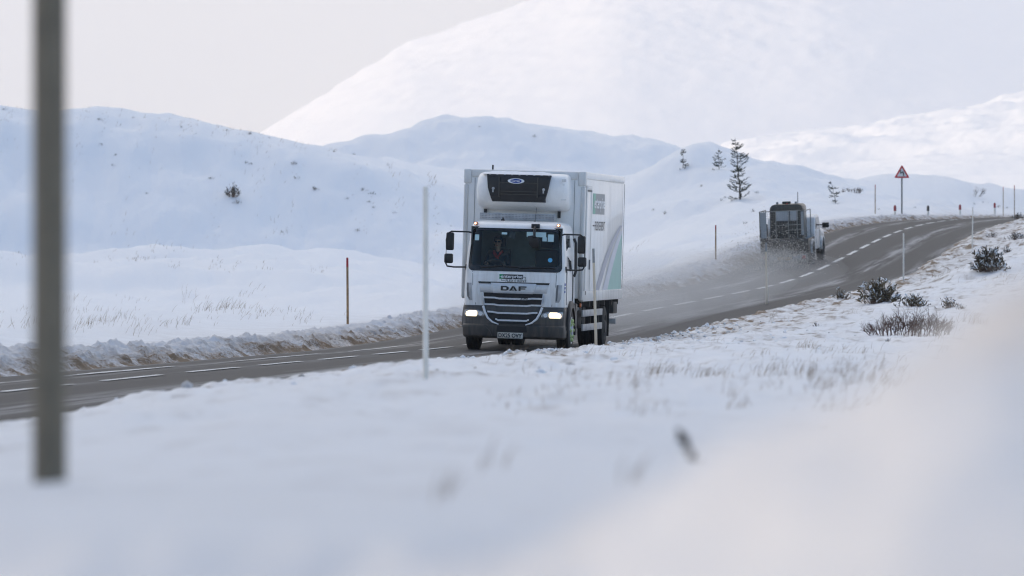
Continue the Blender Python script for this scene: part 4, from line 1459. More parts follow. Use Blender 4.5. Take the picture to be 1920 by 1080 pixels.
sh = MB()
zr_ = np.linspace(3.03, 3.60, 9)
P1 = [[(fxl(z), fyy(z), z), (fxr(z), fyy(z), z), (fxr(z), fyy(z) + 0.30, z), (fxl(z), fyy(z) + 0.30, z)] for z in zr_]
vs = [p for r_i in P1 for p in r_i]
fs = [(j * 4 + i, j * 4 + (i + 1) % 4, (j + 1) * 4 + (i + 1) % 4, (j + 1) * 4 + i) for j in range(8) for i in range(4)] + [(0, 1, 2, 3), (35, 34, 33, 32)]
sh.add(vs, fs)
sho = sh.build('black_front', M['black'], truck, bevel=0.01)
for a, b in ((-0.76, -0.56), (0.29, 0.51)):
    bay = MB()
    for z0, z1 in ((3.14, 3.56),):
        k0, k1 = (0.06, 0) if a < 0 else (0, -0.05)
        bay.prism([(a + k0, fyy(z0) - 0.006, z0), (b, fyy(z0) - 0.006, z0), (b + k1 * 0 - (0.05 if a < 0 else 0), fyy(z1) - 0.006, z1), (a, fyy(z1) - 0.006, z1)] if a < 0 else
                  [(a, fyy(z0) - 0.006, z0), (b - 0.06, fyy(z0) - 0.006, z0), (b + 0.02, fyy(z1) - 0.006, z1), (a + 0.05, fyy(z1) - 0.006, z1)], (0, -0.004, 0))
    bo = bay.build('vent_bay', M['grille'], sho, smooth=False)
    cx_ = (a + b) / 2
    MB().ellipsoid((cx_ + 0.02, fyy(3.3) - 0.012, 3.30), (0.03, 0.012, 0.03)).box(cx_ + 0.0, cx_ + 0.03, fyy(3.25) - 0.014, fyy(3.25) - 0.007, 3.22, 3.28).build('latch', M['rail'], sho)
fr2 = MB()
for zq in (3.18, 3.24, 3.42):
    fr2.box(-0.50, 0.27, fyy(zq) - 0.012, fyy(zq) + 0.01, zq, zq + 0.014)
for xq in (-0.53, 0.275):
    fr2.box(xq, xq + 0.025, fyy(3.3) - 0.014, fyy(3.3) + 0.02, 3.13, 3.55)
fr2.build('louvre_rib', M['bumper'], sho, smooth=False)
hd = MB()
for k in range(9):
    hd.box(-0.74 + k * 0.155, -0.70 + k * 0.155, fyy(3.6) - 0.008, fyy(3.6) + 0.04, 3.585, 3.602)
hd.build('hinge', M['rail'], sho, smooth=False)
bc = (-0.165, fyy(3.47) - 0.016, 3.465)
bd = MB().prism([(bc[0] + 0.175 * math.cos(2 * math.pi * k / 40), bc[1], bc[2] + 0.055 * math.sin(2 * math.pi * k / 40)) for k in range(40)], (0, -0.012, 0)).build('badge', M['letter_white'], truck, smooth=False)
MB().prism([(bc[0] + 0.118 * math.cos(2 * math.pi * k / 40), bc[1] - 0.003, bc[2] + 0.044 * math.sin(2 * math.pi * k / 40)) for k in range(40)], (0, -0.002, 0)).build('badge_centre', M['badge_blue'], truck, smooth=False)
text('lettering', 'Carrier', 0.185, 0.050, (bc[0], bc[1] - 0.007, bc[2] + 0.002), FRONT, M['letter_white'], bd, shear=0.25, bold=0.01)
lt = MB().box(0.84, 0.93, 1.268, 1.30, 3.47, 3.53).box(0.83, 0.94, 1.24, 1.30, 3.09, 3.11).box(0.86, 0.90, 1.235, 1.28, 3.40, 3.42)
lt.build('side_latch', M['trim'], fuo, bevel=0.004)
ft = MB()
for x_ in (-0.84, 0.72):
    ft.box(x_ - 0.03, x_ + 0.03, 1.90, 1.975, 2.72, 2.87)
ft.build('mounting_bracket', M['black'], fuo, smooth=False)
sr = MB()                                           # snow lying on the box roof, thicker over the fridge
xs2, ys2 = np.linspace(-1.10, 1.10, 50), np.linspace(2.2, 9.2, 60)
XX, YY = np.meshgrid(xs2, ys2)
edge = np.minimum(1, np.minimum(1.10 - np.abs(XX), np.minimum(YY - 2.2, 9.2 - YY)) / 0.3)
ZZ = 3.695 + np.clip(edge, 0, 1) * (0.03 + 0.05 * fbm(XX / 0.5, YY / 0.8, 121, 3) + 0.05 * np.exp(-((XX + 0.15) / 0.4) ** 2))
mesh_np('roof_snow', np.stack([XX, YY, ZZ], -1).reshape(-1, 3), grid_faces(60, 50), M['snow'], cbo, smooth=True)
X3, Y3 = np.meshgrid(np.linspace(-0.84, 0.6, 40), np.linspace(1.30, 1.98, 16))
e3 = np.clip(np.minimum(np.minimum(X3 + 0.84, 0.6 - X3) / 0.2, np.minimum(Y3 - 1.30, 1.98 - Y3) / 0.1), 0, 1)
Z3 = 3.60 + 0.04 * sstep(0, 1, (Y3 - 1.3) / 0.3) + e3 * (0.02 + 0.025 * fbm(X3 / 0.2, Y3 / 0.2, 125, 3))
mesh_np('roof_snow', np.stack([X3, Y3, Z3], -1).reshape(-1, 3), grid_faces(16, 40), M['snow'], fuo, smooth=True)

# the body sits a little to the driver's side of the cab's centre line
for o_ in truck.children:
    xs_3 = [v.co.x for v in o_.data.vertices] if o_.type == 'MESH' else [0]
    if o_.name.startswith('cargo_box') or (min(xs_3) > 1.2 and o_.name.split('.')[0] in ('side_door', 'name_board')):
        o_.location.x -= 0.09
    if o_.name.startswith('fridge_unit'):
        o_.location.x -= 0.06

# ------------------------------------------------ chassis, guards, wheels
ch = MB().box(-0.45, -0.33, 0.7, 9.1, 0.62, 0.86).box(0.33, 0.45, 0.7, 9.1, 0.62, 0.86)
for y_ in (2.2, 3.6, 5.0, 6.4, 7.8, 9.0):
    ch.box(-1.15, 1.15, y_, y_ + 0.08, 0.86, 0.98)
ch.box(-0.33, 0.33, 0.8, 1.6, 0.42, 0.86).tube([(-0.95, 0.98, 0.43), (0.95, 0.98, 0.43)], 0.07, 8).tube([(-0.95, 6.4, 0.43), (0.95, 6.4, 0.43)], 0.09, 8)
ch.build('chassis', M['chassis'], truck, smooth=False)
MB().box(0.55, 1.05, 2.45, 3.5, 0.40, 0.86).build('fuel_tank', M['chassis'], truck, bevel=0.06)
MB().box(0.60, 1.02, 3.62, 4.1, 0.45, 0.84).build('battery_box', M['chassis'], truck, bevel=0.02)
for sx in (-1, 1):
    for z0 in (0.66, 0.36):
        sgo = MB().box(min(sx * 1.15, sx * 1.19), max(sx * 1.15, sx * 1.19), 2.25, 5.75, z0, z0 + 0.14).build('side_guard', M['rail'], truck, bevel=0.008)
    for y_ in (2.5, 3.9, 5.4):
        MB().box(min(sx * 1.125, sx * 1.148), max(sx * 1.125, sx * 1.148), y_, y_ + 0.05, 0.36, 0.98).build('guard_post', M['chassis'], truck, smooth=False)
hz_ = MB()
for k in range(7):
    hz_.tube([(1.0, 2.30 + 0.045 * k, 0.96), (1.04, 2.34 + 0.05 * k, 0.80 + 0.03 * (k % 3)), (0.98, 2.4 + 0.04 * k, 0.72)], 0.018, 6)
hz_.build('coiled_hose', M['rail'], truck)
MB().ellipsoid((1.13, 2.16, 0.90), (0.03, 0.05, 0.05)).build('side_marker', M['amber'], truck)


def wheel(parent, x, y, r=0.46, w=0.27, out=1, nuts=None, mat_r=None, drop_=-0.06):
    zc_ = r - 0.01 + drop_
    h2 = w / 2
    t = MB().lathe_x([(-h2, r * 0.62), (-h2 * 1.02, r * 0.82), (-h2 * 0.86, r * 0.97), (-h2 * 0.55, r), (-h2 * 0.5, r - 0.012), (-h2 * 0.42, r), (-h2 * 0.05, r), (0, r - 0.012), (h2 * 0.05, r),
                      (h2 * 0.42, r), (h2 * 0.5, r - 0.012), (h2 * 0.55, r), (h2 * 0.86, r * 0.97), (h2 * 1.02, r * 0.82), (h2, r * 0.62)], 44, (x, y, zc_))
    wo_ = t.build('wheel', M['rubber'], parent)
    o_ = out
    MB().lathe_x([(o_ * h2 * 0.98, r * 0.625), (o_ * h2 * 1.05, r * 0.60), (o_ * h2 * 0.9, r * 0.56), (o_ * h2 * 0.45, r * 0.42), (o_ * h2 * 0.85, r * 0.34), (o_ * h2 * 1.15, r * 0.27), (o_ * h2 * 1.15, 0.001)], 32, (x, y, zc_)).build('rim', mat_r or M['rim'], wo_)
    if nuts:
        nb = MB()
        for k in range(10):
            a = 2 * math.pi * k / 10
            nb.ellipsoid((x + o_ * h2 * 1.02, y + r * 0.45 * math.cos(a), zc_ + r * 0.45 * math.sin(a)), (0.04, 0.042, 0.042), 8, 6)
        nb.lathe_x([(o_ * h2 * 0.97, r * 0.55), (o_ * h2 * 1.03, r * 0.52), (o_ * h2 * 1.03, r * 0.38)], 32, (x, y, zc_))
        nb.build('nut_marker_ring', nuts, wo_)
    return wo_


wheel(truck, -0.93, 0.98, out=-1, nuts=M['green_nut'])
wheel(truck, 0.97, 0.98, out=1, nuts=M['green_nut'])
for sx in (-1, 1):
    wheel(truck, sx * 1.03, 6.5, out=sx, mat_r=M['chassis'])
    wheel(truck, sx * 0.74, 6.5, out=sx, mat_r=M['chassis'])
for sx in (-1, 1):                                   # front wings and rear spray flaps
    ar = MB()
    n = 14
    vs_ = []
    for k in range(n + 1):
        a = math.pi * (0.02 + 1.0 * k / n)
        for x_, rr_ in ((sx * 0.80, 0.53), (sx * 1.10, 0.53), (sx * 1.125, 0.50), (sx * 1.125, 0.40), (sx * 1.09, 0.47), (sx * 0.80, 0.47)):
            vs_.append((x_, 1.0 + rr_ * math.cos(a) * 1.12, 0.43 + rr_ * math.sin(a) * 1.08))
    fs_ = [(k * 6 + i, k * 6 + (i + 1) % 6, (k + 1) * 6 + (i + 1) % 6, (k + 1) * 6 + i) for k in range(n) for i in range(6)] + [tuple(range(6)), tuple(n * 6 + i for i in range(6))]
    ar.add(vs_, fs_).build('mudguard', M['black'], truck)
    MB().box(min(sx * 0.86, sx * 1.12), max(sx * 0.86, sx * 1.12), 1.52, 1.78, 0.28, 0.94).build('cab_step', M['black'], truck, bevel=0.02)
    MB().box(min(sx * 0.62, sx * 1.18), max(sx * 0.62, sx * 1.18), 7.1, 7.13, 0.18, 0.95).build('mud_flap', M['rubber'], truck)
MB().box(-1.1, 1.1, 9.1, 9.22, 0.42, 0.54).build('underrun_bar', M['rail'], truck, bevel=0.01)
MB().box(0.95, 1.15, 8.2, 8.9, 0.66, 0.92).build('tool_box', M['chassis'], truck, bevel=0.02)

# ------------------------------------------------ the driver


def skin_mesh(name, nodes, edges, material, parent, sub=2, root=0):
    me = bpy.data.meshes.new(name)
    me.from_pydata([n[0] for n in nodes], edges, [])
    o_ = bpy.data.objects.new(name, me)
    C.objects.link(o_)
    o_.modifiers.new('skin', 'SKIN').use_smooth_shade = True
    for i, n in enumerate(nodes):
        rr_ = n[1] if isinstance(n[1], tuple) else (n[1], n[1])
        me.skin_vertices[0].data[i].radius = rr_
        me.skin_vertices[0].data[i].use_root = (i == root)
    o_.modifiers.new('sub', 'SUBSURF').levels = sub
    o_.modifiers['sub'].render_levels = sub
    bpy.context.view_layer.update()
    m2 = bpy.data.meshes.new_from_object(o_.evaluated_get(bpy.context.evaluated_depsgraph_get()))
    bpy.data.objects.remove(o_)
    m2.name = name
    m2.materials.clear()
    m2.materials.append(material)
    q_ = bpy.data.objects.new(name, m2)
    C.objects.link(q_)
    if parent:
        q_.parent = parent
    return q_


T_ = truck.matrix_basis.copy() if False else (Matrix.Translation(truck.location) @ truck.rotation_euler.to_matrix().to_4x4())
dv = tag(empty('person', T_ @ Vector((-0.50, 1.12, 1.42)), truck.rotation_euler[:]), 'driver in dark cap, sunglasses and red collar sitting behind the lorry windscreen', 'person')
# seated body: pelvis, spine, neck, arms to the wheel, thighs and shins
nodes = [((0, 0.02, 0.08), (0.17, 0.13)), ((0, 0.04, 0.25), (0.16, 0.115)), ((0, 0.03, 0.42), (0.185, 0.12)), ((0, 0.02, 0.52), (0.12, 0.09)), ((0, 0.0, 0.58), (0.055, 0.055)),
         ((-0.19, 0.02, 0.48), 0.068), ((-0.25, -0.10, 0.27), 0.052), ((-0.17, -0.29, 0.29), 0.036),
         ((0.19, 0.02, 0.48), 0.068), ((0.25, -0.10, 0.27), 0.052), ((0.17, -0.29, 0.29), 0.036),
         ((-0.10, -0.10, 0.07), 0.09), ((-0.13, -0.42, 0.10), 0.062), ((-0.13, -0.50, -0.28), 0.042),
         ((0.10, -0.10, 0.07), 0.09), ((0.13, -0.42, 0.10), 0.062), ((0.13, -0.50, -0.28), 0.042)]
edges = [(0, 1), (1, 2), (2, 3), (3, 4), (2, 5), (5, 6), (6, 7), (2, 8), (8, 9), (9, 10), (0, 11), (11, 12), (12, 13), (0, 14), (14, 15), (15, 16)]
skin_mesh('jacket', nodes, edges, M['navy'], dv)
hn = [((0, 0.005, 0.55), 0.05), ((0, -0.005, 0.63), 0.052), ((0, -0.03, 0.68), (0.062, 0.07)), ((0, -0.035, 0.74), (0.073, 0.092)), ((0, -0.03, 0.80), (0.075, 0.095)), ((0, -0.02, 0.85), (0.06, 0.075))]
bod = skin_mesh('body', hn, [(i, i + 1) for i in range(5)], M['skin'], dv)
fc = MB().ellipsoid((0, -0.128, 0.735), (0.014, 0.022, 0.026), 10, 8).ellipsoid((-0.077, -0.02, 0.75), (0.010, 0.02, 0.032), 8, 6).ellipsoid((0.077, -0.02, 0.75), (0.010, 0.02, 0.032), 8, 6)
fc.build('nose_and_ears', M['skin'], bod)
MB().ellipsoid((0, -0.118, 0.695), (0.024, 0.008, 0.007), 10, 6).build('mouth', M['redlens'], bod)
MB().ellipsoid((-0.033, -0.118, 0.772), (0.028, 0.014, 0.019), 10, 6).ellipsoid((0.033, -0.118, 0.772), (0.028, 0.014, 0.019), 10, 6).box(-0.075, 0.075, -0.112, -0.10, 0.777, 0.785).build('sunglasses', M['logo_black'], dv)
MB().ellipsoid((0, -0.02, 0.845), (0.088, 0.108, 0.058), 18, 10).ellipsoid((0, -0.13, 0.825), (0.07, 0.07, 0.012), 14, 6).build('cap', M['logo_black'], dv)
MB().tube([(-0.085, 0.03, 0.57), (-0.065, -0.07, 0.53), (0.0, -0.115, 0.44), (0.03, -0.12, 0.40)], [0.03, 0.032, 0.034, 0.02], 8).tube([(0.085, 0.03, 0.57), (0.065, -0.06, 0.54), (0.02, -0.11, 0.46)], [0.028, 0.028, 0.018], 8).build('red_collar', M['redcloth'], dv)
for sx in (-1, 1):                                   # hands closed round the wheel rim
    hb_ = [((sx * 0.17, -0.29, 0.29), 0.028), ((sx * 0.175, -0.335, 0.30), (0.038, 0.017)), ((sx * 0.178, -0.36, 0.305), (0.036, 0.015))]
    ed = [(0, 1), (1, 2)]
    for k, ln2 in enumerate((0.030, 0.034, 0.032, 0.025)):
        zf = 0.335 - 0.021 * k
        b0 = len(hb_)
        hb_ += [((sx * 0.180, -0.372, zf), 0.009), ((sx * 0.188, -0.372 - ln2, zf), 0.0085), ((sx * 0.208, -0.376 - ln2, zf - 0.004), 0.008), ((sx * 0.222, -0.36 - ln2 * 0.6, zf - 0.006), 0.007)]
        ed += [(2, b0), (b0, b0 + 1), (b0 + 1, b0 + 2), (b0 + 2, b0 + 3)]
    b0 = len(hb_)
    hb_ += [((sx * 0.180, -0.325, 0.335), 0.011), ((sx * 0.196, -0.345, 0.352), 0.010), ((sx * 0.214, -0.362, 0.352), 0.008)]
    ed += [(1, b0), (b0, b0 + 1), (b0 + 1, b0 + 2)]
    skin_mesh('hand', hb_, ed, M['skin'], dv, sub=1)
# ---------------------------------------------------------------- the pickup driving away
py_ = 190.0
px_0 = (1472 - 960) / F * py_
s_p, t_p = road_st(np.array([px_0]), np.array([py_]))
pz_0 = float(road_xyz(s_p, t_p)[0, 2])
sl_ = math.atan(float(np.gradient(np.interp(np.arange(-2, 6) + s_p[0], rs, rz)).mean()))
pk = tag(empty('pickup_truck', (px_0, py_, pz_0), (sl_, R(-1.6), -float(np.interp(s_p[0], rs, rh)) - R(1.0))),
         'mud covered pickup with caged tail and dark box driving away up the road', 'pickup truck')
bd = MB().box(-0.82, 0.82, 0.0, 0.05, 0.40, 0.95)
tg = bd.build('tailgate', M['tailgate'], pk, bevel=0.012)
rb_ = MB()
for x_ in (-0.55, -0.2, 0.2, 0.55):
    rb_.box(x_ - 0.02, x_ + 0.02, -0.012, 0.002, 0.42, 0.93)
rb_.build('tailgate_rib', M['tailgate'], tg, smooth=False)
MB().box(-0.86, -0.82, 0.0, 2.1, 0.40, 1.32).build('side_board', M['tailgate'], pk, bevel=0.01)
MB().box(0.82, 0.86, 0.0, 2.1, 0.40, 0.95).build('side_board', M['tailgate'], pk, bevel=0.01)
MB().box(-0.80, 0.80, 0.06, 2.1, 0.55, 0.62).build('load_bed', M['chassis'], pk)
cg = MB()
for x_ in (-0.86, -0.28, 0.17, 0.48, 0.73):
    cg.tube([(x_, 0.0, 0.95), (x_, 0.0, 1.94 if x_ < 0.7 else 1.97)], 0.016, 6)
for z_, x0, x1 in ((1.945, -0.86, 0.73), (1.44, -0.28, 0.62), (1.27, 0.17, 0.62)):
    cg.tube([(x0, 0.0, z_), (x1, 0.0, z_ + 0.02)], 0.016, 6)
for x_ in (-0.86, 0.75):
    cg.tube([(x_, 0.0, 1.94), (x_, 1.9, 1.94)], 0.016, 6).tube([(x_, 1.9, 0.95), (x_, 1.9, 1.94)], 0.016, 6)
cgo = cg.build('cage', M['mesh_bar'], pk)
gm = MB()
for k in range(24):
    x_ = -0.84 + 1.56 * k / 23
    gm.tube([(x_, 0.0, 0.95), (x_, 0.0, 1.94)], 0.0025, 3, caps=False)
for k in range(15):
    gm.tube([(-0.86, 0.0, 0.98 + 0.066 * k), (0.73, 0.0, 0.98 + 0.066 * k)], 0.0025, 3, caps=False)
gm.build('wire_mesh', M['mesh_bar'], cgo, smooth=False)
fp_ = MB().box(-0.855, -0.62, 0.012, 0.02, 1.0, 1.92).box(0.62, 0.725, 0.012, 0.02, 1.08, 1.92)
fp_.build('frosted_panel', M['frost_reflection'], cgo, smooth=False)
# dark box with rounded roof standing in the bed, window with its pale reflection painted on
bx = MB()
pts = [(-0.58, 0.95)]
pts += [(0.60, 0.95)] + [(0.60 - 0.16 + 0.16 * math.cos(a), 2.0 + 0.16 * math.sin(a)) for a in np.linspace(0, math.pi / 2, 7)]
pts += [(-0.58 + 0.18 + 0.18 * math.cos(a), 1.98 + 0.18 * math.sin(a)) for a in np.linspace(math.pi / 2, math.pi, 7)]
bx.prism([(x_, 0.75, z_) for x_, z_ in pts], (0, -1.25, 0))
bxo = bx.build('dark_box', M['hopper'], pk, bevel=0.02)
MB().box(-0.35, 0.42, 0.742, 0.748, 1.58, 1.94).build('box_window', M['frost_reflection'], bxo, smooth=False)
MB().box(0.12, 0.15, 0.737, 0.741, 1.58, 1.94).box(-0.37, 0.44, 0.737, 0.741, 1.95, 1.97).build('window_bar', M['hopper'], bxo, smooth=False)
bl = MB().box(-0.16, 0.14, 1.05, 1.25, 2.17, 2.26)
blo = bl.build('beacon_bar', M['logo_black'], pk, bevel=0.025)
MB().box(-0.02, 0.06, 1.03, 1.06, 2.12, 2.20).build('beacon_lens', M['redlens'], blo, bevel=0.01)
MB().tube([(-0.34, 1.1, 2.14), (-0.34, 1.1, 2.25)], 0.045, 8).tube([(0.33, 1.1, 2.14), (0.33, 1.1, 2.25)], 0.045, 8).build('work_lamp', M['reflect'], pk, bevel=0.01)
MB().tube([(0.38, 1.3, 2.15), (0.385, 1.32, 2.58)], 0.014, 6).build('aerial', M['chassis'], pk)
# the white cab and wing beyond the bed
cabp = MB()
prof_ = [(2.15, 0.55), (2.15, 1.12), (2.35, 1.62), (2.55, 1.70), (3.45, 1.70), (4.15, 1.20), (5.05, 1.10), (5.25, 0.95), (5.25, 0.45), (2.15, 0.45)]
cabp.prism([(0.86, y_, z_) for y_, z_ in prof_], (1.72, 0, 0))
co_ = cabp.build('body', M['pwhite'], pk, bevel=0.05, seg=3)
MB().prism([(0.868, 2.42, 1.18), (0.868, 3.95, 1.18), (0.868, 3.45, 1.60), (0.868, 2.62, 1.60)], (0.006, 0, 0)).build('side_window', M['sideglass'], co_, smooth=False)
MB().box(0.866, 0.874, 2.45, 2.465, 0.55, 1.17).box(0.866, 0.874, 3.72, 3.735, 0.55, 1.17).build('door_gap', M['seam'], co_, smooth=False)
MB().box(0.87, 1.16, 3.62, 3.72, 1.28, 1.32).box(0.98, 1.22, 3.55, 3.72, 1.20, 1.38).build('door_mirror', M['black'], pk, bevel=0.03)
MB().box(-1.22, -0.98, 3.55, 3.72, 1.20, 1.38).box(-1.16, -0.87, 3.62, 3.72, 1.28, 1.32).build('door_mirror', M['black'], pk, bevel=0.03)
for y_ in (1.15, 4.35):
    for x_ in (0.80, -0.80):
        ar = MB()
        sgn = 1 if x_ > 0 else -1
        n = 10
        vs_ = []
        for k in range(n + 1):
            a = math.pi * k / n
            for dx, rr_ in ((0, 0.50), (0.13 * sgn, 0.50), (0.13 * sgn, 0.43), (0, 0.43)):
                vs_.append((x_ + dx, y_ + rr_ * math.cos(a), 0.40 + rr_ * math.sin(a)))
        ar.add(vs_, [(k * 4 + i, k * 4 + (i + 1) % 4, (k + 1) * 4 + (i + 1) % 4, (k + 1) * 4 + i) for k in range(n) for i in range(4)])
        ar.build('wheel_arch', M['pwhite'], pk)
for y_ in (1.15, 4.35):
    for sx in (-1, 1):
        wheel(pk, sx * 0.80, y_, r=0.39, w=0.24, out=sx, mat_r=M['chassis'], drop_=0)
bmp = MB().box(-0.80, 0.82, -0.06, 0.06, 0.12, 0.36)
bmo = bmp.build('rear_bumper', M['tailgate'], pk, bevel=0.015)
MB().box(-0.25, 0.26, -0.076, -0.062, 0.20, 0.31).build('number_plate', M['plate_yellow'], bmo, bevel=0.004)
MB().box(0.30, 0.60, -0.074, -0.062, 0.22, 0.35).box(-0.52, -0.28, -0.074, -0.062, 0.22, 0.34).build('reflector', M['reflect'], bmo, bevel=0.004)
MB().box(0.62, 0.76, -0.085, -0.062, 0.24, 0.36).build('tail_lamp', M['redlens'], pk, bevel=0.01)
MB().box(-0.76, -0.62, -0.085, -0.062, 0.24, 0.36).build('tail_lamp', M['redlens'], pk, bevel=0.01)
MB().box(-0.66, -0.40, -0.02, 0.0, 0.08, 0.34).box(0.46, 0.72, -0.02, 0.0, 0.08, 0.34).build('mud_flap', M['rubber'], pk)

# ---------------------------------------------------------------- plants


class Tri:
    def __init__(self):
        self.v = []
        self.f = []

    def quad(self, c, a, b):
        i = len(self.v)
        self.v += [c - a - b, c + a - b, c + a + b, c - a + b]
        self.f.append((i, i + 1, i + 2, i + 3))

    def leaf(self, p, q_, w):
        d = (q_ - p)
        n = d.cross(Vector((random.uniform(-1, 1), random.uniform(-1, 1), random.uniform(-1, 1))))
        if n.length < 1e-7:
            return
        n = n.normalized() * w
        i = len(self.v)
        self.v += [p - n * 0.5, p + n * 0.5, p + d * 0.6 + n * 0.5, q_ + n * 0.06, q_ - n * 0.06, p + d * 0.6 - n * 0.5]
        self.f += [(i, i + 1, i + 2, i + 5), (i + 5, i + 2, i + 3, i + 4)]

    def stick(self, p, q_, r0, r1):
        d = (q_ - p)
        if d.length < 1e-6:
            return
        a = d.orthogonal().normalized()
        b = d.normalized().cross(a)
        i = len(self.v)
        for pt, r in ((p, r0), (q_, r1)):
            for k in range(3):
                t = 2 * math.pi * k / 3
                self.v.append(pt + (a * math.cos(t) + b * math.sin(t)) * r)
        self.f += [(i + k, i + (k + 1) % 3, i + 3 + (k + 1) % 3, i + 3 + k) for k in range(3)]

    def build(self, name, m, parent=None):
        if not self.f:
            return None
        return mesh_np(name, np.array([p[:] for p in self.v]), np.array(self.f), m, parent)


def rv(s=1.0):
    return Vector((random.gauss(0, s), random.gauss(0, s), random.gauss(0, s)))


def twigs(mb, p, d, length, r, depth, spread=0.5, kids=3, tips=None):
    q_ = p + d * length
    mid = p + d * length * 0.5 + rv(length * 0.04)
    mb.stick(p, mid, r, r * 0.85)
    mb.stick(mid, q_, r * 0.85, r * 0.65)
    if tips is not None:
        tips.append((q_, d))
    if depth <= 0:
        return
    for k in range(kids):
        t = random.uniform(0.35, 1.0)
        nd_ = (d + rv(spread)).normalized()
        nd_.z = abs(nd_.z) * 0.8 + 0.15
        twigs(mb, p + d * length * t, nd_.normalized(), length * random.uniform(0.5, 0.8), r * 0.6, depth - 1, spread, kids, tips)


def conifer(p, h, label, lean=(0, 0), rad=0.28, gaps=0.25, bare=0.0, side=0.0, snow=0.10, whorls=None, up=0.25):
    o = tag(empty('spruce_tree', p), label, 'spruce tree', 'small spruces on the hillside')
    tk, cr, sn, tw = Tri(), Tri(), Tri(), Tri()
    n = 14
    axis = [Vector((lean[0] * (k / n) ** 1.2, lean[1] * k / n, h * k / n)) + (rv(0.008 * h) if 0 < k < n else Vector()) for k in range(n + 1)]
    axis[0].z = -0.3
    mt_ = MB()
    mt_.tube(axis, [h * 0.017 * (1 - 0.93 * k / n) for k in range(n + 1)], 7)
    mt_.build('trunk', M['bark'], o)
    W_ = whorls or int(h / 0.13)
    for w in range(W_):
        f = 0.04 + 0.95 * (w + random.uniform(-1.1, 1.1)) / W_
        f = min(0.985, max(0.03, f))
        k = f * n
        i = min(n - 1, int(k))
        c = axis[i].lerp(axis[i + 1], k - i)
        L_ = h * rad * (1 - f) ** 0.75 * random.uniform(0.5, 1.25) + 0.03 * h
        for b in range(random.randint(4, 6)):
            if random.random() < gaps:
                continue
            a = random.uniform(0, 2 * math.pi)
            ll = L_ * random.uniform(0.35, 1.25) * (1 + side * math.cos(a))
            d = Vector((math.cos(a), math.sin(a), up + random.uniform(-0.45, 0.4))).normalized()
            pts = [c + d * ll * t + Vector((0, 0, -0.10 * ll * math.sin(math.pi * t) + 0.10 * ll * t * t)) for t in (0, 0.33, 0.66, 1)]
            for u_, v_ in zip(pts[:-1], pts[1:]):
                tw.stick(u_, v_, 0.010 * h / 3, 0.006 * h / 3)
            m_ = max(5, int(ll / 0.030))
            for q_ in range(m_):
                t = (q_ + random.random()) / m_
                if t < 0.15 + bare * random.random():
                    continue
                j = min(2, int(t * 3))
                base = pts[j].lerp(pts[j + 1], t * 3 - j)
                side_ = d.cross(Vector((0, 0, 1))).normalized() * random.choice((-1, 1))
                tip_ = base + (d * 0.6 + side_ * random.uniform(0.2, 0.9) + Vector((0, 0, random.uniform(-0.3, 0.5)))) * random.uniform(0.08, 0.20) * max(0.6, h / 3) ** 0.5
                cr.leaf(base, tip_, max(0.022, 1.3 / pxm(p)))
                if random.random() < snow:
                    sn.leaf(base + Vector((0, 0, 0.02)), tip_ + Vector((0, 0, 0.02)), 0.035)
    c_ = cr.build('crown', M['needle'], o)
    tw.build('branch', M['bark'], o)
    if sn.f:
        s_ = sn.build('snow_cover', M['letter_white'], c_)
    return o


def tuft(p, w, h, label, m='heather', n=70, snow=0.12, flat=0.5, group='heather tufts poking through the snow', cat='heather tuft', name='heather_tuft'):
    o = tag(empty(name, p), label, cat, group)
    L_, T, sn = Tri(), Tri(), Tri()
    for k in range(n):
        a = random.uniform(0, 2 * math.pi)
        r = abs(random.gauss(0, 0.36))
        b = Vector((math.cos(a) * r * w * 0.5, math.sin(a) * r * w * 0.6, -0.03))
        d = Vector((math.cos(a) * r * 1.2 + random.gauss(0, 0.3), math.sin(a) * r + random.gauss(0, 0.3), 1.0)).normalized()
        ll = h * random.uniform(0.45, 1.05) * max(0.35, 1 - r * 0.7)
        q_ = b + d * ll
        T.stick(b, q_, h * 0.012 + 0.002, 0.002)
        for j in range(6):
            t = random.uniform(0.3, 1.0)
            c = b.lerp(q_, t)
            e_ = c + (d * 0.7 + rv(0.5)).normalized() * h * random.uniform(0.08, 0.2)
            L_.leaf(c, e_, h * 0.05)
            if random.random() < snow:
                sn.leaf(c + Vector((0, 0, 0.012)), e_ + Vector((0, 0, 0.012)), h * 0.11)
    f_ = L_.build('foliage', M[m], o)
    T.build('stems', M['twig'], o)
    if sn.f:
        sn.build('snow_cover', M['letter_white'], f_)
    return o


def pxm(p):
    return F / p.y                                    # pixels per metre at that distance


def at_hill(u, v):
    return hit(u, v)


P_ = hit(1388, 374)
conifer(P_, 113 / pxm(P_) * 1.03, 'tallest spruce on the slope, sparse and leaning, left of the pickup', lean=(-0.30, 0), rad=0.23, gaps=0.25, bare=0.3, side=0.12, snow=0.05)
P_ = hit(1348, 318)
conifer(P_, 41 / pxm(P_), 'short bushy spruce close behind the tallest one', lean=(-0.05, 0), rad=0.40, gaps=0.25, bare=0.2, snow=0.06)
P_ = hit(1281, 318)
conifer(P_, 40 / pxm(P_), 'narrow little spruce alone on the ridge, leftmost of the trees', lean=(-0.02, 0), rad=0.24, gaps=0.15, bare=0.1, snow=0.05)
P_ = hit(1567, 382)
conifer(P_, 44 / pxm(P_), 'small snow dusted spruce leaning left beyond the pickup by the far bend', lean=(-0.30, 0), rad=0.30, gaps=0.25, bare=0.2, snow=0.12)


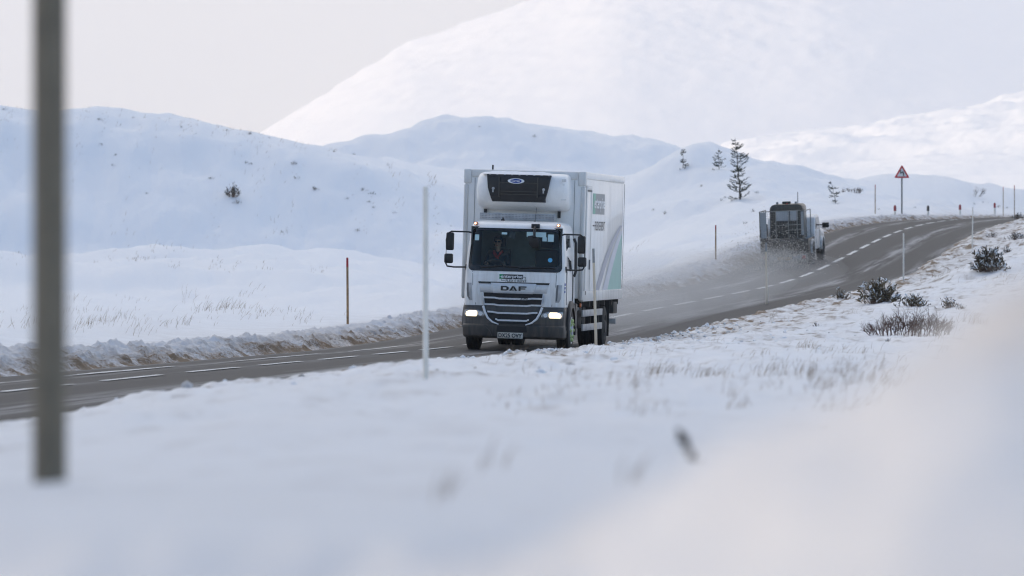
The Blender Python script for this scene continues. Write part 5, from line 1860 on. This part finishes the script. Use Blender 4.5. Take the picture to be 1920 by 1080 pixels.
def bare_shrub(p, w, h, label, m='twig', n=26, depth=3, name='bare_shrub', cat='shrub', lean=0.0, group=None, r=0.012, snow=False, kids=3):
    o = tag(empty(name, p), label, cat, group)
    mb, tips = Tri(), []
    for k in range(n):
        x = random.uniform(-0.5, 0.5) * w * 0.8
        b = Vector((x, random.gauss(0, 0.2) * w, -0.05))
        d = Vector((x / w * 1.1 + lean + random.gauss(0, 0.22), random.gauss(0, 0.25), 1)).normalized()
        hh = h * (1 - 0.55 * (abs(x) * 2 / w) ** 2) * random.uniform(0.45, 0.85)
        twigs(mb, b, d, hh * 0.5, r, depth, 0.42, kids, tips)
    b_ = mb.build('branches', M[m], o)
    if snow:
        sn = Tri()
        for q_, d in tips:
            if random.random() < 0.10:
                sn.leaf(q_ - d * 0.03, q_ + d * 0.03, 0.03)
        sn.build('snow_cover', M['letter_white'], b_)
    return o


P_ = hit(1705, 628)
S_ = pxm(P_)
bare_shrub(P_, 190 / S_, 76 / S_, 'wide dark leafless shrub standing in the snow right of the road', n=80, depth=3, r=0.008)
P_ = hit(1597, 361)
bare_shrub(P_, 44 / pxm(P_), 20 / pxm(P_), 'low pale leafless bushes behind the small leaning spruce', m='barebark', n=34, depth=2, r=0.012)
P_ = hit(1832, 369)
bare_shrub(P_, 30 / pxm(P_), 34 / pxm(P_), 'windswept bare bush on the far rise, leaning right', m='barebark', n=7, depth=2, lean=0.5, r=0.012)

for u, v, w, h, m, n, lab in (
        (1648, 568, 62, 44, 'gorse', 150, 'olive evergreen bush with snow on its right side, behind the dark leafless shrub'),
        (1851, 508, 56, 46, 'heather', 150, 'round snow dusted bush alone on the right slope'),
        (1576, 562, 40, 20, 'gorse', 50, 'low sprigs at the left end of the row of bushes by the road edge'),
        (1712, 575, 56, 26, 'gorse', 80, 'low sprigs just right of the olive bush, above the leafless shrub'),
        (1780, 577, 34, 22, 'gorse', 50, 'spiky olive sprigs right of the row, above the leafless shrub tips'),
        (1803, 580, 24, 12, 'gorse', 24, 'thin leaning sprigs at the right end of the row of bushes'),
        (1888, 474, 20, 12, 'heather', 40, 'small tuft up the slope right of the round bush'),
        (1906, 449, 40, 16, 'heather', 60, 'dark tuft at the right edge, above the round bush'),
        (1860, 445, 26, 12, 'heather', 30, 'sparse low tuft on the right slope just under the pole top line'),
        (1908, 410, 24, 13, 'heather', 50, 'dark tuft on the crest at the right edge by the thin poles'),
        (1548, 797, 44, 18, 'heather', 60, 'blurred dark tuft on the snow mound in the right foreground'),
        (1230, 640, 10, 6, 'heather', 14, 'tiny dark sprig on the verge just right of the lorry'),
        (1530, 612, 16, 10, 'heather', 20, 'small dark sprig left of the leafless shrub'),
        (1665, 640, 26, 8, 'heather', 20, 'flat dark sprig on the snow below the leafless shrub')):
    P_ = hit(u, v)
    S_ = pxm(P_)
    tuft(P_, w / S_ * 1.25, h / S_ * 1.15, lab, m=m, n=n, snow=0.16, cat='bush' if n > 100 else 'heather tuft', name='evergreen_bush' if n > 100 else 'heather_tuft',
         group='bushes on the right of the road')
spots = [(437, 372, 30, 26), (428, 359, 14, 8), (445, 384, 16, 12), (395, 338, 10, 9), (590, 357, 20, 12), (549, 308, 18, 10), (555, 337, 14, 10), (680, 360, 16, 9), (697, 366, 16, 10), (692, 380, 10, 6),
         (461, 306, 12, 8), (470, 310, 8, 7), (190, 272, 14, 6), (216, 292, 10, 7), (186, 226, 18, 7), (212, 314, 10, 6), (275, 365, 12, 6), (652, 374, 14, 7), (702, 391, 12, 7), (740, 400, 10, 6), (670, 436, 16, 9),
         (528, 436, 10, 6), (1247, 403, 14, 10), (1225, 395, 8, 6), (470, 252, 22, 8), (8, 206, 14, 6), (100, 215, 12, 5), (250, 222, 12, 5), (340, 240, 14, 6), (425, 246, 10, 6), (505, 260, 10, 5), (1003, 258, 12, 9),
         (600, 268, 9, 6), (626, 285, 9, 6), (664, 290, 10, 6), (900, 238, 9, 4), (1360, 372, 10, 7), (1420, 362, 9, 8), (1398, 420, 12, 10), (1412, 398, 8, 8), (1648, 393, 10, 5), (1716, 390, 12, 5), (1826, 384, 12, 6), (1845, 382, 22, 7), (1872, 388, 12, 7),
         (1888, 390, 8, 5), (1315, 350, 10, 7), (1352, 378, 12, 8), (820, 422, 20, 4), (846, 424, 16, 4)]
for i, (u, v, w, h) in enumerate(spots):
    P_ = hit(u, v)
    S_ = pxm(P_)
    if i == 0:
        lab, grp = 'largest dark heather clump halfway up the hill behind the red tipped pole', 'heather tufts on the hill slope'
    elif i < 3:
        lab, grp = 'small heather bits touching the large dark clump halfway up the hill', 'heather tufts on the hill slope'
    elif v < 272 and u < 1100:
        lab, grp = 'small dark heather tuft on the hill skyline', 'heather tufts on the skyline'
    elif u < 700:
        lab, grp = 'small heather tuft on the broad slope behind the roadside snow bank', 'heather tufts on the hill slope'
    elif u < 900:
        lab, grp = 'faint heather tuft on the slope close beside the lorry', 'heather tufts beside the lorry'
    elif u < 1440:
        lab, grp = 'dark tuft in the snow below the small spruces', 'tufts below the spruces'
    else:
        lab, grp = 'dark tuft in the snow behind the marker bollards', 'tufts behind the bollards'
    tuft(P_, w / S_ * 1.3, h / S_ * (0.85 if i else 1.1), lab, n=(12 if w < 15 else 18) if i else 46, snow=0.25, group=grp)

# dry grass stalks: nobody could count them
gs = Tri()


def stalks(u, v, w, n, hpx, lean=0.25):
    for k in range(n):
        uu = random.gauss(u, w * 0.45)
        vv = v + random.gauss(0, 5)
        p = hit(uu, vv) if n < 12 else None
        if p is None:
            p0 = stalks.cache.get((u, v))
            if p0 is None:
                p0 = stalks.cache[(u, v)] = hit(u, v)
            x = p0.x + (uu - u) / pxm(p0)
            y = p0.y + random.gauss(0, 1.2 if p0.y < 110 else 2.5)
            p = Vector((x, y, ground(x, y)))
        s = hpx / pxm(p) * random.uniform(0.35, 1.1)
        a = Vector((random.gauss(lean, 0.3), random.gauss(0, 0.3), 1)).normalized()
        q_ = p + a * s * 0.6
        r_ = q_ + (a + Vector((lean * 1.5, 0, -0.1))).normalized() * s * 0.4
        w_ = max(0.0025, 0.27 / pxm(p))
        gs.stick(p - a * 0.04, q_, w_, w_ * 0.7)
        gs.stick(q_, r_, w_ * 0.7, w_ * 0.3)


stalks.cache = {}
for u, v, w, n, h in ((1522, 712, 26, 46, 34), (1345, 705, 44, 40, 26), (1236, 700, 30, 26, 30), (1280, 690, 40, 18, 22), (1460, 705, 50, 34, 28), (1595, 718, 36, 38, 26), (1652, 715, 40, 46, 28), (1700, 705, 40, 24, 24), (1530, 655, 60, 26, 18),
                      (1600, 660, 70, 26, 16), (1832, 607, 34, 60, 24), (1893, 612, 14, 30, 26), (1770, 615, 40, 36, 18), (1510, 652, 16, 26, 20), (1420, 668, 60, 22, 18), (1190, 715, 60, 12, 26), (1100, 720, 80, 12, 26), (1375, 755, 26, 18, 34),
                      (1560, 765, 26, 18, 34), (1640, 760, 40, 22, 34), (1200, 760, 80, 12, 30), (930, 880, 50, 5, 90), (1190, 905, 30, 4, 70), (830, 935, 20, 4, 70), (1010, 700, 60, 8, 20), (1350, 640, 40, 10, 10), (1460, 600, 30, 12, 12), (1250, 660, 60, 14, 12), (1780, 660, 50, 20, 20),
                      (170, 608, 26, 46, 20), (200, 604, 22, 20, 16), (50, 612, 40, 30, 24), (140, 562, 20, 10, 18), (260, 620, 40, 22, 22), (330, 610, 30, 22, 26), (400, 582, 60, 40, 22), (440, 578, 40, 30, 26), (480, 590, 40, 24, 16), (360, 560, 30, 10, 20), (570, 605, 20, 8, 14),
                      (265, 486, 24, 30, 8), (400, 500, 20, 20, 8), (330, 496, 20, 10, 6), (30, 482, 30, 16, 6), (200, 484, 30, 14, 6), (500, 503, 20, 14, 7), (445, 498, 10, 12, 7), (600, 508, 30, 14, 6),
                      (1450, 590, 8, 6, 14), (1600, 585, 30, 16, 14), (810, 345, 20, 20, 12), (740, 330, 30, 16, 12), (530, 420, 40, 22, 10), (300, 470, 60, 26, 10), (480, 315, 30, 12, 10), (240, 430, 40, 14, 10), (1190, 470, 30, 20, 10), (1760, 520, 50, 20, 14), (1880, 520, 40, 20, 16)):
    stalks(u, v, w, n, h)
for u in range(-20, 640, 9):                         # stubble along the hill skyline and in thin lines down its slope
    vv = float(np.interp(u, [0, 250, 500, 650], [208, 222, 254, 284])) + 2
    if random.random() < 0.5:
        stalks(u, vv, 5, 12, random.choice((3, 4, 5)))
for k in range(46):                                  # fine single stems all over the near field
    stalks(random.uniform(900, 1860), random.uniform(628, 770), 70, 12, random.uniform(12, 26), 0.2)
for k in range(14):
    stalks(random.uniform(0, 620), random.uniform(540, 615), 50, 12, random.uniform(10, 18), 0.2)
for k in range(8):
    u = random.uniform(120, 860)
    stalks(u, random.uniform(0.30, 0.42) * 1080 + 0.06 * u - 10, random.uniform(6, 30), 12, random.uniform(4, 7), 0.5)
gs_o = gs.build('dry_grass', M['straw'])
tag(gs_o, 'thin dry grass stalks standing out of the snow', 'grass', kind='stuff')

# evergreen sprig close to the camera, out of focus
P_ = Vector(((1312 - 960) / F * 16.0, 16.0, 0))
P_.z = -(905 - HZ) / F * 16.0
P_.z = max(P_.z, ground(P_.x, P_.y) - 0.02)
o = tag(empty('evergreen_sprig', P_), 'blurred dark green sprig leaning left out of the foreground snow', 'sprig')
L_, T = Tri(), Tri()
tipv = Vector((-0.055, 0, 0.10))
T.stick(Vector((0.01, 0, -0.05)), tipv, 0.004, 0.002)
for k in range(130):
    t = random.uniform(0.15, 1)
    c = Vector((0.01, 0, -0.03)).lerp(tipv, t)
    L_.leaf(c, c + (tipv.normalized() * 0.7 + rv(0.6)).normalized() * random.uniform(0.012, 0.03), 0.008)
L_.build('foliage', M['heather'], o)
T.build('stem', M['twig'], o)

# loose lumps of ploughed snow on the near verge and road edge: nobody could count them
lm = MB()
ico = bmesh.new()
bmesh.ops.create_icosphere(ico, subdivisions=1, radius=1)
iv = [v.co.copy() for v in ico.verts]
if_ = [tuple(v.index for v in f.verts) for f in ico.faces]
ico.free()


def lump(p, r):
    lm.add([Vector((v.x * r * random.uniform(0.75, 1.2), v.y * r * random.uniform(0.75, 1.2), v.z * r * random.uniform(0.6, 1.0))) + p for v in iv], if_)


for k in range(2200):
    s_ = random.uniform(-5, 70)
    t_2 = WR - 0.1 + abs(random.gauss(0.0, 0.9))
    q_ = road_xyz(np.array([s_]), np.array([t_2]))[0]
    lump(Vector((q_[0], q_[1], ground(q_[0], q_[1]) + 0.005)), random.choice((0.012, 0.015, 0.02, 0.03, 0.04)) * random.uniform(0.6, 1.4))
for k in range(3200):                                # broken crust and clods on the near verge
    s_ = random.uniform(-12, 48)
    t_2 = WR + 0.05 + random.expovariate(0.55)
    if t_2 > 11:
        continue
    q_ = road_xyz(np.array([s_]), np.array([t_2]))[0]
    r = random.choice((0.02, 0.025, 0.03, 0.04, 0.055)) * random.uniform(0.7, 1.4) * (1.25 if t_2 < WR + 0.8 else 0.9)
    lump(Vector((q_[0], q_[1], ground(q_[0], q_[1]) - r * 0.25)), r)
for u, v, r in ((290, 728, 0.10), (350, 725, 0.06), (560, 690, 0.05), (180, 748, 0.06), (420, 708, 0.05)):
    lump(hit(u, v), r)
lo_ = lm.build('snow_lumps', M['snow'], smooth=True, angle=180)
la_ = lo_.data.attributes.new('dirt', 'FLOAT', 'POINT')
la_.data.foreach_set('value', np.repeat(np.clip(RNG.normal(0.16, 0.22, len(lo_.data.vertices) // len(iv) + 1), 0, 0.7), len(iv))[:len(lo_.data.vertices)].astype(np.float32))  # grit tone per lump, darkened to stand in for shadow as well
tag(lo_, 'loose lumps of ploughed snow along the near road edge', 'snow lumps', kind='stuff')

# ---------------------------------------------------------------- spray and air


def swept(name, s0, s1, t0, t1, h0, h1, n=24, cap=True):
    """a closed, rounded sheath over a stretch of the road"""
    vs, fs = [], []
    K = 14
    for i in range(n + 1):
        f = i / n
        s_ = s0 + (s1 - s0) * f
        h = h0 + (h1 - h0) * f
        g = math.sin(math.pi * min(1, max(0, f * 0.96 + 0.02))) ** 0.35
        for k in range(K):
            a = 2 * math.pi * k / K
            tt_ = (t0 + t1) / 2 + (t1 - t0) / 2 * math.cos(a) * g
            z = h * 0.5 + h * 0.5 * math.sin(a) * g
            q_ = road_xyz(np.array([s_]), np.array([tt_]))[0]
            vs.append((q_[0], q_[1], q_[2] + z - 0.1))
    fs = [(i * K + k, i * K + (k + 1) % K, (i + 1) * K + (k + 1) % K, (i + 1) * K + k) for i in range(n) for k in range(K)]
    mb = MB()
    mb.add(vs, fs + [tuple(range(K)), tuple(n * K + k for k in range(K))])
    return mb


def mist(name, col, dens, aniso=0.2, emission=0):
    m = bpy.data.materials.new(name)
    m.use_nodes = True
    n, l = m.node_tree.nodes, m.node_tree.links
    n.remove(n['Principled BSDF'])
    v = n.new('ShaderNodeVolumePrincipled')
    v.inputs['Color'].default_value = (*col, 1)
    v.inputs['Density'].default_value = dens
    v.inputs['Anisotropy'].default_value = aniso
    l.new(v.outputs[0], n['Material Output'].inputs['Volume'])
    return m


M['spray'] = mist('road_spray', (0.90, 0.90, 0.90), 0.012)
M['spray2'] = mist('slush_spray', (0.60, 0.56, 0.51), 0.006)
for k_, (s0, s1, t0, t1, h0, h1, m_) in enumerate((
        (58, 116, -3.4, 3.9, 1.9, 1.6, 'spray'), (58, 104, -2.6, 3.4, 1.5, 1.3, 'spray'), (58, 92, -1.6, 3.2, 1.2, 1.1, 'spray'), (58, 78, -0.6, 3.2, 1.5, 1.2, 'spray'),
        (106, 131, -4.2, 0.8, 1.1, 1.5, 'spray2'), (112, 131, -3.4, 0.2, 0.7, 1.1, 'spray2'))):
    a_ = swept('road_spray', s0, s1, t0, t1, h0, h1).build('road_spray', M[m_])
    tag(a_, ('pale spray hanging over the road behind the lorry', 'brown slush spray thrown up behind the pickup')[m_ == 'spray2'], 'spray', kind='stuff')

dm = MB()


def drop(p, r):
    dm.add([p + Vector((r, 0, 0)), p + Vector((-r, 0, 0)), p + Vector((0, r, 0)), p + Vector((0, -r, 0)), p + Vector((0, 0, r)), p + Vector((0, 0, -r))],
           [(0, 2, 4), (2, 1, 4), (1, 3, 4), (3, 0, 4), (2, 0, 5), (1, 2, 5), (3, 1, 5), (0, 3, 5)])


Tp = Matrix.Translation(pk.location) @ pk.rotation_euler.to_matrix().to_4x4()
dw = MB()
dm_white = dm
for k in range(7000):
    back = abs(random.gauss(0, 3.2)) + 0.15
    z_ = abs(random.gauss(0, 0.62)) * max(0.35, 1 - back / 14) + 0.02
    x_ = random.gauss(-0.15 - 0.06 * back, 0.55 + 0.07 * back)
    p = Tp @ Vector((x_, -back, z_))
    drop(p, random.choice((0.007, 0.010, 0.013, 0.017)))
do_ = dm.build('slush_drops', M['slush'], smooth=False)
tag(do_, 'flying drops of slush behind the pickup', 'spray', kind='stuff')

# the cold air over the whole valley
hzb = MB().box(-4500, 6500, -3600, 16500, -90, 800)
M['haze'] = mist('haze_air', (0.97, 0.965, 0.97), 0.000085, 0.0)
hzo = hzb.build('haze', M['haze'], smooth=False)
tag(hzo, 'pale cold haze filling the valley air', 'haze', kind='stuff')
